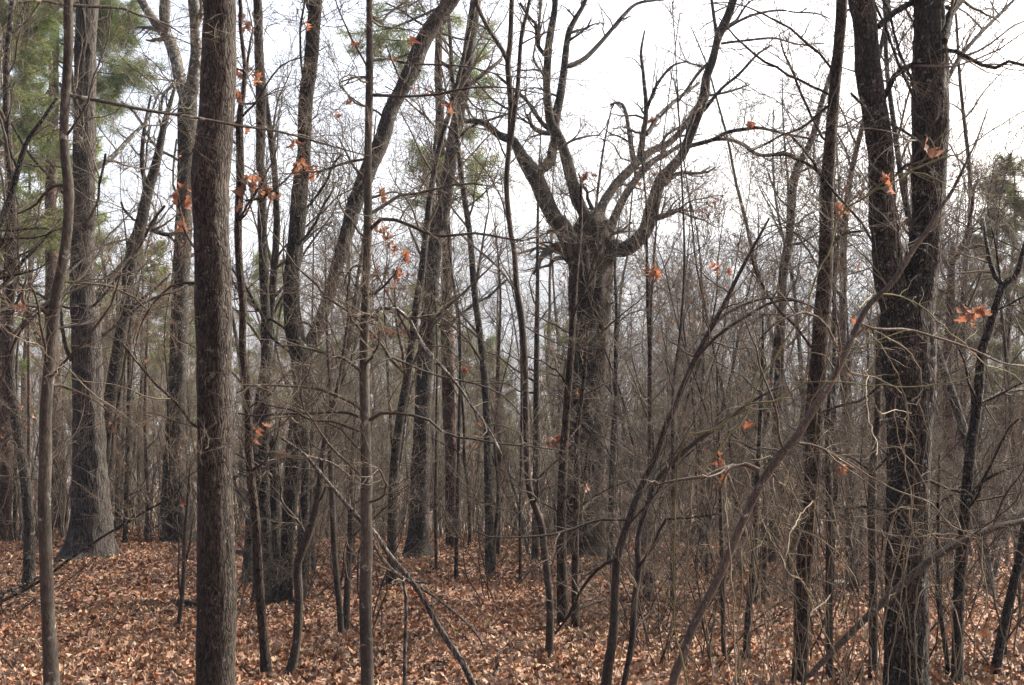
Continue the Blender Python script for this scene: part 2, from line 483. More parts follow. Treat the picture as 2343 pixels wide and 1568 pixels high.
def scatter_leaves(pos, size, R, cols, templates, pick):
    V, T, C, off = [], [], [], 0
    for k, (tv, tt) in enumerate(templates):
        s = np.nonzero(pick == k)[0]
        if len(s) == 0: continue
        v = np.einsum('mij,nj->mni', R[s], tv) * size[s][:, None, None] + pos[s][:, None]
        n = len(tv)
        V.append(v.reshape(-1, 3)); C.append(np.repeat(cols[s], n, 0))
        T.append((tt[None] + (np.arange(len(s)) * n)[:, None, None] + off).reshape(-1, 3))
        off += len(s) * n
    return np.vstack(V), np.vstack(T), np.vstack(C)

def litter_points(n, d0, d1, rng, marg=1.6):
    d = np.sqrt(rng.uniform(d0 ** 2, d1 ** 2, n))
    x = rng.uniform(-1, 1, n) * (0.4245 * d + marg)
    return x, d

lr = np.random.default_rng(11)
def damp(x, y):
    """older, wetter leaves lie in irregular patches"""
    f = np.sin(1.3 * x + .8 * np.sin(.9 * y)) * np.sin(1.1 * y + 1.2 * np.sin(.7 * x) + .5) + .6 * np.sin(2.7 * x - 1.9 * y + 1) * np.sin(2.3 * y + 2)
    return 1 - .38 * smooth(.15, .75, f)
def litter(n, d0, d1, templates, smin, smax, lift):
    x, y = litter_points(n, d0, d1, lr)
    size = lr.uniform(smin, smax, n)
    z = ground(x, y) + lr.random(n) ** 2 * lift + 0.012
    R = rot_zyx(lr.uniform(0, 6.283, n), lr.normal(0, .33, n), lr.normal(0, .38, n))
    c = LIT_COL[lr.choice(len(LIT_COL), n, p=LIT_P)] * .6 * lr.uniform(.7, 1.25, (n, 1)) * damp(x, y)[:, None]
    return scatter_leaves(np.stack([x, y, z], 1), size, R, c, templates, lr.integers(0, len(templates), n))

parts = [litter(8500, 6.0, 10.8, HERO, 0.05, 0.105, 0.05), litter(8000, 4.5, 10.8, LOW, 0.05, 0.09, 0.05), litter(11500, 10.8, 13.5, LOW, 0.05, 0.092, 0.05), litter(66000, 13.5, 32.0, LOW2, 0.065, 0.11, 0.05)]
off, V, T, C = 0, [], [], []
for v, t, c in parts:
    V.append(v); T.append(t + off); C.append(c); off += len(v)
me = mesh_from('leaf_litter', np.vstack(V), None, np.vstack(T), M['litter'], False, np.vstack(C))
tag(link('leaf_litter', me), 'deep carpet of dry brown fallen leaves covering the forest floor', 'leaf litter', kind='stuff')

# single leaves on top of the litter, those that show largest
leaf_meshes = []
for k in range(18):
    v, t = HERO[k % len(HERO)]
    c = LIT_COL[lr.choice(len(LIT_COL), p=LIT_P)] * .62 * lr.uniform(.85, 1.25)
    leaf_meshes.append(mesh_from('leaf', v, None, t, M['litter'], False, np.tile(c, (len(v), 1))))
for k in range(290):
    d = math.sqrt(lr.uniform(8.0 ** 2, 11.2 ** 2))
    x = lr.uniform(-1, 1) * 0.42 * d
    o = link('leaf', leaf_meshes[k % 18], GROUND, (x, d, float(ground(x, d)) + lr.uniform(.035, .06)))
    o.rotation_euler = (lr.normal(0, .3), lr.normal(0, .3), lr.uniform(0, 6.28))
    s = lr.uniform(.075, .11); o.scale = (s, s, s)

# leaves for hanging on twigs
hang_meshes = []
for k in range(10):
    v, t = HERO[k % len(HERO)]
    v = v + np.array([0.5, 0, 0])
    c = HANG_COL[k % 4] * (0.85 + 0.04 * k)
    hang_meshes.append(mesh_from('leaf', v, None, t, M['hangleaf'], False, np.tile(c, (len(v), 1))))

# ------------------------------------------------------------------ rocks
def rock(px, py, wpx, hfrac, label, seed):
    d = hit(px, py)
    base = P(px, py, d)
    w = wpx / F * d
    r = np.random.default_rng(seed)
    nu, nv = 14, 8
    V, Q = [], []
    lat = lattice(5, 6, r)
    for j in range(nv):
        ph = j / (nv - 1) * math.pi
        for i in range(nu):
            u = i / nu; th = u * 2 * math.pi
            k = 0.75 + 0.55 * vnoise(lat, np.array(u), np.array(j / nv * 5))
            V.append((math.sin(ph) * math.cos(th) * w / 2 * k, math.sin(ph) * math.sin(th) * w * .4 * k, math.cos(ph) * w * hfrac * k))
    for j in range(nv - 1):
        for i in range(nu):
            Q.append((j * nu + i, (j + 1) * nu + i, (j + 1) * nu + (i + 1) % nu, j * nu + (i + 1) % nu))
    me = mesh_from('rock', V, Q, None, M['stone'], False)
    o = link('rock', me, None, (base[0], base[1], float(ground(base[0], base[1])) + w * hfrac * .25))
    tag(o, label, 'rock')
M['stone'] = plain('lichen_stone', [(0.3, (0.12, 0.12, 0.11)), (0.6, (0.3, 0.32, 0.29)), (0.75, (0.42, 0.43, 0.4))], 12)
rock(1063, 1324, 42, 0.13, 'flat pale grey-green rock in leaves beside a thin sapling', 1)
rock(1925, 1342, 52, 0.2, 'pale grey-green rock in leaves behind the greenbrier-hung trunk', 2)
rock(1748, 1340, 26, 0.16, 'small bluish grey rock behind the leaning sapling', 3)

# ------------------------------------------------------------------ reading traced outlines
TILE = {'v': (0, 0, 1.0), 'l1': (0, 0, .3405), 'c1': (781, 0, .3405), 'r1': (1562, 0, .3405),
        'l2': (0, 518.6, .3405), 'c2': (781, 518.6, .3405), 'r2': (1562, 518.6, .3405),
        'l3': (0, 1034, .3405), 'c3': (781, 1034, .3405), 'r3': (1562, 1034, .3405)}
def path(txt):
    out, w = [], 8.0
    for seg in txt.split('|'):
        tl, body = seg.split(':')
        ox, oy, s = TILE[tl.strip()]
        for tok in body.split():
            a = [float(q) for q in tok.split(',')]
            if len(a) > 2: w = a[2] * s
            out.append((ox + a[0] * s, oy + a[1] * s, w))
    return np.array(out)

def to_world(pp, d0, drift, rng, wob=0.0):
    """picture outline -> points and radii; the depth changes along it by drift metres"""
    n = len(pp)
    seg = np.concatenate([[0], np.cumsum(np.hypot(np.diff(pp[:, 0]), np.diff(pp[:, 1])))])
    t = seg / max(seg[-1], 1)
    d = d0 + drift * t + (wob * np.sin(t * 5 + rng.random() * 6) * t if wob else 0)
    return P(pp[:, 0], pp[:, 1], d), pp[:, 2] / 2 / F * d

def extend_top(pts, rad, height, rng, bend=0.08):
    """carry a stem on upwards from its last point to the given height above the ground at its foot"""
    z_end = pts[0, 2] + height
    if z_end < pts[-1, 2] + .3: return pts, rad
    d = nrm(pts[-1] - pts[-2]); p = pts[-1].copy(); out, rr = [], []
    n = max(3, int((z_end - p[2]) / 0.7))
    r0 = rad[-1]
    for i in range(n):
        d = nrm(d * .8 + np.array([0, 0, .22]) + bend * rng.normal(size=3))
        p = p + d * (z_end - pts[-1][2]) / n
        out.append(p.copy()); rr.append(max(0.006, r0 * (1 - .93 * (i + 1) / n)))
    return np.vstack([pts, out]), np.concatenate([rad, rr])

# ------------------------------------------------------------------ traced trees
TREES = {}
def in_frame_t(pts, ylo=0, yhi=1250):
    py = CY - (pts[:, 2] - CAMZ) / pts[:, 1] * F
    ok = np.nonzero((py > ylo) & (py < yhi))[0]
    if len(ok) < 2: return 0.2, 0.9
    return ok[0] / (len(pts) - 1), ok[-1] / (len(pts) - 1)

def tree(key, name, label, trunk, d=None, mat='brown', twig='twig', top=None, limbs=(), nb=8, nb_top=6, bl=(.5, 1.3), dens=(6, 4, 2),
         seed=None, flare=0.22, lobes=5, flare_h=.1, yhi=1250, ylo=0, tw0=.12, k=12, amp=.12, cells=9, vcell=.16, spacing=.1, group=None, cat='tree', drift=0.0, ang=1.05, up=.12,
         wig=.2, base=True, spread=None, sink=0.06, up2=.05, lmat=None):
    seed = seed if seed is not None else sum(ord(c) for c in key) * 13 + len(key)
    rng = np.random.default_rng(seed)
    pp = path(trunk)
    keep = [0]
    for i_ in range(1, len(pp)):
        if pp[i_, 1] > pp[keep[-1], 1] + 6 or 'fallen' in name: keep.append(i_)
    pp = pp[keep][::-1]
    if d is None: d = hit(pp[0, 0], pp[0, 1])
    pts, rad = to_world(pp, d, drift, rng)
    gz = float(ground(pts[0, 0], pts[0, 1]))
    if pts[0, 2] - gz > 0.06:
        extra = pts[0].copy(); extra[2] = gz - sink
        mid = (pts[0] + extra) / 2
        pts = np.vstack([extra, mid, pts]) if pts[0, 2] - gz > .5 else np.vstack([extra, pts])
        rad = np.concatenate([[rad[0] * 1.12] * (len(pts) - len(rad)), rad])
    else:
        pts[0, 2] = gz - sink
    if top: pts, rad = extend_top(pts, rad, top, rng)
    loc = np.array([pts[0, 0], pts[0, 1], float(ground(pts[0, 0], pts[0, 1]))])
    root = thing(name, label, cat, loc, group)
    length = np.linalg.norm(np.diff(pts, axis=0), axis=1).sum()
    v, q, t = trunk_geo(pts, rad, k, max(8, int(length / spacing)), amp, cells, vcell, seed, flare, lobes, flare_h)
    link('trunk', mesh_from('trunk', v - loc, q, t, M[mat]), root)
    rmin = max(.0011, .00015 * d)
    PR = resample(np.column_stack([pts, rad]), 40)
    allp = [PR[:, :3]]
    B, B_top = [], []
    for li, lm in enumerate(limbs):
        lp = path(lm[0]); dr = lm[1] if len(lm) > 1 else rng.normal(0, .35)
        near = np.argmin(np.linalg.norm(PR[:, :3] - P(lp[0, 0], lp[0, 1], d), axis=1))
        d0 = d if not allp else float(min(np.vstack(allp), key=lambda c: np.linalg.norm(c - P(lp[0, 0], lp[0, 1], c[1])))[1])
        a, b = to_world(lp, d0, dr, rng, wob=.06)
        if len(lm) > 3 and lm[3]: a, b = extend_top(a, b, lm[3] - max(0, a[0, 2] - pts[0, 2]), rng)
        ln = np.linalg.norm(np.diff(a, axis=0), axis=1).sum()
        big = b.max() > .03
        v, q, t = trunk_geo(a, b, 12 if big else 7, max(8, int(ln / (spacing if big else .08))), amp * (1 if big else .6), max(4, cells // (1 if big else 2)), vcell, seed + li + 1, knots=.1)
        m_ = M[lm[2]] if len(lm) > 2 and lm[2] else M[lmat or mat]
        link('branch', mesh_from('branch', v - loc, q, t, m_), root)
        r_ = resample(np.column_stack([a, b]), 14)
        B.append((r_[None, :, :3], r_[None, :, 3])); allp.append(r_[:, :3])
    Pt, Rt = PR[None, :, :3], PR[None, :, 3]
    t0, t1 = in_frame_t(PR[:, :3], ylo, yhi)
    for cnt, ta, tb in ((nb, t0, t1), (nb_top, min(t1, .97), .99)):
        if cnt <= 0 or tb - ta < .01: continue
        a, b = spawn(Pt, Rt, cnt, ta, tb, ang, bl, 12, .42, wig * .8, up, rng, fall=.35, rmin=rmin * 1.6)
        b = np.minimum(b, .0011 * d + 0 * b) if cnt == nb else np.minimum(b, .02)
        for j in range(cnt):
            vv, qq = tubes([(a[j:j + 1], b[j:j + 1])], 6)
            link('branch', mesh_from('branch', vv - loc, qq, None, M[lmat or mat]), root)
        (B if cnt == nb and ta == t0 else B_top).append((a, b)); allp.append(a.reshape(-1, 3))
    if B_top:
        a2, b2 = spawn(B_top[0][0], B_top[0][1], 4, .12, .98, .85, (bl[0] * .55, bl[1] * .6), 5, .55, wig, up2, rng, rmin=rmin * 1.5)
        a3, b3 = spawn(a2, b2, 3, .2, .98, .8, (bl[0] * .3, bl[1] * .35), 3, .6, wig, up2, rng, rmin=rmin * 1.3)
        v1, q1 = tubes([(a2, b2), (a3, b3)], 3)
        link('twigs', mesh_from('twigs', v1 - loc, q1, None, M[twig]), root)['kind'] = 'stuff'
    if B:
        bp = np.vstack([resample_b(x[0], 12) for x in B]); br = np.vstack([resample_r(x[1], 12) for x in B])
        s = spread or (bl[0] * .55, bl[1] * .6)
        a2, b2 = spawn(bp, br, dens[0], tw0, .98, .85, s, 8, .55, wig, up2, rng, rmin=rmin)
        a3, b3 = spawn(a2, b2, dens[1], .15, .98, .8, (s[0] * .4, s[1] * .5), 4, .6, wig, up2, rng, rmin=rmin * .85)
        bat = [(a3, b3)]
        if dens[2]:
            a4, b4 = spawn(a3, b3, dens[2] if d < 15 else 1, .2, 1.0, .8, (s[0] * .2, s[1] * .25), 3, .7, wig, up2, rng, rmin=rmin * .7)
            bat.append((a4, b4))
        v1, q1 = tubes([(a2, b2)], 4); v2, q2 = tubes(bat, 3)
        link('twigs', mesh_from('twigs', np.vstack([v1, v2]) - loc, np.vstack([q1, q2 + len(v1)]), None, M[twig]), root)['kind'] = 'stuff'
        allp.append(a2.reshape(-1, 3))
    TREES[key] = dict(root=root, loc=loc, pts=np.vstack(allp), d=d, rng=rng, mat=mat)
    return root

def resample_b(p, n):
    N = p.shape[1]
    f = np.linspace(0, N - 1, n); i = np.minimum(f.astype(int), N - 2); w = (f - i)[None, :, None]
    return p[:, i] * (1 - w) + p[:, i + 1] * w
def resample_r(r, n):
    N = r.shape[1]
    f = np.linspace(0, N - 1, n); i = np.minimum(f.astype(int), N - 2); w = (f - i)[None, :]
    return r[:, i] * (1 - w) + r[:, i + 1] * w

def hang(key, px, py, n, size=.12, dd=0.0, spreadpx=25):
    """dead leaves still hanging on a tree: a twig from the nearest wood out to the leaves, then single leaves"""
    T = TREES[key]; rng = T['rng']
    pts = T['pts']
    qx = CX + pts[:, 0] / pts[:, 1] * F; qy = CY - (pts[:, 2] - CAMZ) / pts[:, 1] * F
    j = np.argmin(np.hypot(qx - px, qy - py))
    a = pts[j]; d = a[1] + dd
    b = P(px, py - size * .4 * F / d, d)
    ln = np.linalg.norm(b - a)
    mid = (a + b) / 2 + rng.normal(size=3) * ln * .08 + np.array([0, 0, ln * .06])
    tw = resample(np.array([[*a, .0028], [*mid, .0022], [*b, .0016]]), 9)
    vv, qq = tubes([(tw[None, :, :3], tw[None, :, 3])], 5)
    link('twig', mesh_from('twig', vv - T['loc'], qq, None, M['twig']), T['root'])
    for i in range(max(1, round(n * (1.7 if key == 'thin_neighbour' else 1.2)))):
        base = tw[max(2, 8 - (i % 6)), :3] if ln > .15 else b + rng.normal(size=3) * .02
        o = link('leaf', hang_meshes[rng.integers(0, 10)], T['root'], tuple(base - T['loc']))
        o.rotation_euler = (rng.normal(0, .9), rng.uniform(.2, 1.5), rng.uniform(0, 6.28))
        s = size * rng.uniform(.5, .88); o.scale = (s, s * rng.uniform(.8, 1.1), s)

# --- foreground and middle distance, one by one
tree('left_sapling', 'sapling_tree', 'smooth grey sapling with a kinked knee and a long side branch',
     'v: 157,0,21 157,100 152,195,20 147,270 147,330 153,400,21 157,430,24 156,500,22 150,560,22 140,620,23 128,680,24 120,760,25 112,850,26 104,950,27 104,1050,28 101,1150,29 106,1300,30 110,1400,31 115,1500,34 118,1568,37',
     d=5.0, mat='smooth', top=7.5, k=20, spacing=.05, amp=.05, nb=7, nb_top=8, bl=(.4, 1.0), dens=(5, 3, 2), limbs=[
     ('v: 150,216,9 250,235,9 330,252,8 400,262,7 452,270,7 545,288,6 640,302,5 750,332,4 860,362,2', .5),
     ('v: 157,425,9 125,425,9 105,440,8 80,470,6 40,490,4', .2),
     ('v: 157,14,7 100,2,7 60,4,5 20,2,4', -.2), ('v: 160,12,8 230,17,8 270,15,7 320,35,6 370,50,4 420,80,3', .3),
     ('v: 112,722,11 90,702,9 50,698,8 0,710,6 -60,730,4', -.3), ('v: 110,884,9 125,878,8 160,890,7 220,918,4 260,955,3', .3),
     ('v: 110,700,7 60,740,7 30,790,6 10,850,5 -20,920,4', .4), ('v: 140,640,6 200,585,5 240,560,4 300,545,3', .6)], ang=1.2)

tree('broad_oak', 'oak_tree', 'broad shaggy-barked oak flaring widely at its base in the leaves',
     'l1: 590,0,135 575,300,140 570,600,140 568,1000,140 567,1500,145|l2: 553,0,146 560,500,158 578,650,182 582,900,182 595,1300,192|l3: 605,200,225 610,500,262 612,640,300 612,715,360',
     mat='shag', twig='twig', top=17, k=44, spacing=.07, amp=.22, cells=15, vcell=.3, flare=.3, flare_h=.22, yhi=820, nb=7, nb_top=14, bl=(1.5, 3.2), dens=(7, 5, 2), limbs=[
     ('l1: 640,1130,40 760,1050,34 900,900,26 1000,800,18 1060,640,12', 1.0, 'pale'), ('l2: 480,900,30 440,800,28 415,650,22 410,560,16 380,440,10', -.5),
     ('l2: 640,540,26 720,400,22 800,290,18 880,200,12', .8)])

tree('forked_tree', 'oak_tree', 'pale upright tree forking into three limbs above a dark hollow base',
     'l1: 1290,560,75 1275,640,95 1262,720,125 1250,1100,108|l2: 1235,0,112 1215,400,112 1202,800,116 1187,1100,118 1178,1400,130|l3: 1172,0,130 1185,300,190 1192,520,215 1194,620,250',
     mat='oak', twig='twig_grey', k=30, spacing=.07, amp=.18, cells=12, vcell=.25, flare=.15, yhi=820, nb=6, nb_top=0, bl=(1.2, 2.6), dens=(6, 4, 2), limbs=[
     ('l1: 1255,680,90 1215,560,85 1180,400,82 1130,250,78 1065,180,66 1010,100,58 960,20,56 930,-60,50', .6, 'pale', 15),
     ('l1: 1110,210,70 1105,100,72 1110,0,70 1115,-80,62', -.3, 'pale', 16), ('l1: 1290,640,75 1305,480,78 1318,350,75 1310,200,66 1300,0,66', -.6, 'pale', 16),
     ('l1: 1240,500,22 1180,560,22 1100,640,18 1080,760,14', -.6)])

tree('near_hickory', 'hickory_tree', 'thick straight brown-grey trunk with pale lichen blotches and a healed bark scar',
     'l1: 1470,0,210 1470,200,218 1470,400,230 1462,600,236 1452,800,235 1436,960,243 1422,1100,252 1412,1240,246 1414,1380,236 1420,1568,228|l2: 1428,0,235 1430,300,236 1430,500,240 1437,800,228 1438,1000,225 1442,1500,225|l3: 1445,300,228 1450,600,240 1457,1000,254 1450,1300,250 1447,1568,254',
     d=6.5, mat='hickory', top=15, k=64, spacing=.04, amp=.1, cells=30, vcell=.16, nb=3, nb_top=10, bl=(.7, 1.6), dens=(6, 4, 2), limbs=[
     ('l2: 1310,380,22 1240,378,18 1170,390,16 1090,450,14 1000,560,12 940,680,10 900,860,8 880,1100,6', .6, 'brown')])

tree('thin_neighbour', 'sapling_tree', 'slender reddish brown sapling hung with orange leaves beside a thick lichen-blotched trunk',
     'v: 549,0,9 550,60,9 560,150,9 556,215,10 550,250,14 548,300,17 550,400,18 545,520,18 547,600,17 556,700,17 555,800,16 567,900,18 570,1034,18 575,1100,19 586,1204,20 596,1374,20 607,1500,24 608,1548,27',
     mat='vinebark', top=9, nb=10, nb_top=5, bl=(.6, 1.4), dens=(7, 4, 2), amp=.16, k=14, spacing=.06, limbs=[
     ('l1: 1640,650,20 1660,450,20 1680,300,16 1700,200,12 1760,100,8', .2), ('l1: 1640,700,16 1720,690,14 1800,640,10 1900,600,6', .2),
     ('l1: 1650,1350,18 1760,1330,16 1850,1270,14 1950,1180,12 2010,1080,8 2040,980,6', -.2), ('l1: 1570,850,18 1700,850,16 1900,890,14 2080,940,12 2200,970,8', .3)])

tree('clump', 'oak_tree', 'clump of dark stems rising together from one base behind thin saplings',
     'l1: 2122,0,85 2090,400,90 2052,700,95 2043,1000,88 2015,1300,108 1993,1568,106|l2: 1978,0,106 1965,300,110 1958,500,108 1978,700,120 2025,900,132 2035,1100,122 2013,1300,116 1985,1500,120|l3: 1990,0,115 1955,300,100 1930,600,90 1925,850,84 1920,1040,100',
     mat='dark', top=15, k=34, spacing=.05, amp=.2, cells=14, vcell=.2, flare=.2, yhi=1000, tw0=.5, nb=8, nb_top=8, bl=(.9, 2.0), dens=(7, 5, 2), limbs=[
     ('v: 616,1392,34 614,1330,27 611,1238,25 604,1136,26 604,1000,25 610,893,24 610,791,25 606,689,21 600,518,20 601,400,20 595,375,20 598,240,22 592,102,20 589,0,20', .5, 'oak', 13),
     ('v: 686,1390,32 690,1340,27 693,1250,24 697,1150,22 700,1040,20 690,940,18 684,880,14', -.3),
     ('v: 636,1388,30 633,1300,25 630,1200,24 628,1100,22 622,1000,18', .3),
     ('v: 690,835,32 706,800,32 725,757,31 749,689,30 773,604,30 801,511,33 815,460,36 842,392,36 873,323,35 893,255,32 917,211,31 941,163,36 968,95,38 999,44,34 1033,0,33', 1.0, 'oak', 15),
     ('c1: 530,480,22 470,440,20 420,560,14 350,430,12 300,300,9', -.6), ('c1: 290,800,16 240,750,14 150,710,12 60,650,9 0,590,7', .6),
     ('l2: 2010,640,20 2070,650,18 2110,690,14 2180,720,10', -.3), ('c1: 600,200,18 500,140,14 400,70,12 300,20,10', .5),
     ('v: 588,1392,34 592,1340,26 590,1230,22 588,1130,20 590,1040,18', .2)])

tree('center_sapling', 'sapling_tree', 'straight slender grey sapling with many long arching side branches',
     'c1: 188,0,40 190,500,50 180,1000,50 178,1568,54|c2: 175,0,52 162,500,56 155,1000,66 160,1300,66|c3: 165,0,70 172,180,74 170,240,86 166,330,72 170,600,80 162,1000,84 172,1400,86 175,1568,88',
     d=6.0, mat='smooth', top=8, k=24, spacing=.045, amp=.08, cells=14, vcell=.1, nb=14, nb_top=8, bl=(.4, 1.0), dens=(7, 4, 2), limbs=[
     ('c1: 200,410,24 240,392,22 330,395,18 450,430,16 640,435,14 870,450,12 1000,490,10 1200,520,8 1450,530,6 1700,545,5', .5),
     ('c1: 200,640,24 330,645,22 450,650,20 650,635,18 830,595,16 1050,585,12 1180,600,9 1400,640,6', -.4),
     ('c1: 195,1540,30 215,1500,28 280,1470,26 370,1480,24 500,1530,22 580,1570,20 700,1590,20 880,1568,18 1050,1590,16 1220,1620,12 1400,1560,7', -.5),
     ('c1: 190,1440,26 290,1380,24 400,1310,22 560,1295,18 700,1250,16 880,1235,14 1000,1250,10 1100,1300,6', .3),
     ('c2: 175,620,30 230,560,28 320,545,28 400,570,28 470,640,26 520,750,24 600,860,24 700,970,22 800,1090,20 900,1240,18 980,1340,16 1040,1450,14 1080,1540,10', -.4, 'pale'),
     ('c2: 170,1000,28 250,910,22 320,880,20 400,900,18 500,950,17 640,1000,15 800,1035,14 950,1070,12 1080,1130,11 1180,1230,10 1260,1370,7', .4),
     ('c2: 170,1310,30 240,1260,26 400,1255,22 520,1280,20 650,1330,18 700,1400,16 900,1430,14 1070,1460,13 1300,1480,11 1500,1510,8', -.3),
     ('v: 836,858,9 824,852,8 801,825,7 781,818,7 739,808,7 698,794,6 664,791,5 630,791,4', -.3),
     ('v: 836,960,10 798,944,8 781,941,8 715,946,7 647,947,6 579,953,5 545,946,4', .3),
     ('v: 836,945,9 822,930,8 781,910,8 732,890,7 681,885,6 586,881,5 540,900,3', -.4),
     ('c1: 190,90,18 260,150,16 330,80,16 440,10,14', .3), ('c1: 185,120,14 260,180,12 400,190,10 560,240,8 640,290,5', .4),
     ('c1: 180,520,18 100,520,14 0,550,10', .3), ('c1: 180,720,18 90,690,15 30,620,10 0,580,8', -.3),
     ('c1: 170,1210,20 90,1130,18 30,1020,14 -20,920,8', .3), ('c2: 150,265,16 90,265,16 40,320,13 10,420,9', .2)], ang=1.25, up=.05)

tree('leaning_dead', 'fallen_branch', 'long dead branch leaning down into the leaves across a slender sapling',
     'v: 640,1000,5 698,1041,6 749,1102,8 781,1140,9 825,1191,11 856,1218,12 890,1269,12 931,1317,13 965,1364,13 999,1426,14 1033,1480,15 1060,1518,16 1081,1565,16 1092,1600,15',
     d=7.2, mat='deadwood', k=12, amp=.1, spacing=.05, nb=4, nb_top=0, bl=(.3, .7), dens=(5, 3, 1), cat='branch', limbs=[
     ('v: 945,1335,8 905,1312,9 875,1280,8 858,1250,6', -.2), ('v: 940,1330,6 1000,1370,6 1050,1410,5 1090,1450,4 1110,1490,3', .1),
     ('v: 700,1043,5 760,1060,5 800,1090,3', .2)])

tree('stub', 'dead_stake', 'thin dead upright stem with a crooked pale tip under a leaning dead branch',
     'v: 922,1326,6 928,1345,7 929,1420,8 926,1500,8 926,1560,9', d=7.3, mat='deadwood', nb=2, nb_top=0, bl=(.1, .3), dens=(2, 1, 0), cat='dead stem',
     limbs=[('v: 924,1332,8 932,1328,9 950,1332,7 978,1334,4', .1)])

tree('middle_oak', 'oak_tree', 'tall grey oak with a dark split running up its flared base',
     'c1: 905,0,70 862,300,75 825,600,73 760,900,80 720,1200,84 670,1500,98|c2: 645,0,92 615,300,94 588,600,102 565,900,108 548,1200,106 535,1500,112|c3: 528,200,125 522,500,135 515,640,165 510,712,210',
     mat='oak', twig='twig_grey', top=17, k=30, spacing=.06, amp=.2, cells=12, vcell=.25, flare=.25, flare_h=.2, yhi=820, nb=9, nb_top=12, bl=(1.2, 2.6), dens=(7, 4, 2), limbs=[
     ('c1: 840,590,40 900,540,34 980,480,28 1080,400,20', .8), ('c1: 760,760,26 700,700,22 640,640,18 560,600,14', .6), ('c1: 820,620,14 900,720,12 1010,750,10 1150,770,6', -.6)])

tree('red_pine', 'pine_tree', 'straight pine with pinkish scaly trunk and sparse green needle tufts',
     'c1: 672,100,42 660,150,45 652,500,52 668,900,56 670,1200,60|c2: 710,100,62 705,500,78 715,900,86 725,1300,80|c3: 737,0,78 740,600,80 742,690,92',
     d=21.5, mat='pine', top=19, k=24, spacing=.1, amp=.16, cells=9, vcell=.16, yhi=820, nb=3, nb_top=0, bl=(.5, 1.2), dens=(3, 2, 0))

tree('slim_pole', 'sapling_tree', 'slim pole-like tree with a dark wet foot and bare fork high up',
     'v: 1171,0,11 1167,102,12 1162,153,13 1169,238,13 1166,323,12 1159,426,12 1169,534,12 1176,570,12 1183,665,13 1193,723,14 1201,825,14 1203,927,14 1206,1052,14 1213,1126,15 1237,1197,16 1247,1272,16 1258,1375,17 1258,1443,18 1256,1505,20',
     mat='brown', top=9, nb=9, nb_top=5, bl=(.5, 1.3), dens=(6, 4, 2), k=14, spacing=.06, limbs=[
     ('v: 1166,157,10 1152,119,10 1125,78,10 1098,27,9 1085,-20,8', .4), ('c2: 1175,440,16 1100,330,14 1000,220,12 900,140,9 820,60,6', -.3),
     ('v: 1168,330,11 1176,272,11 1186,187,10 1193,85,9 1207,27,8 1215,-20,6', -.2), ('c2: 1200,640,12 1280,700,10 1400,760,8 1530,820,6', .3)])

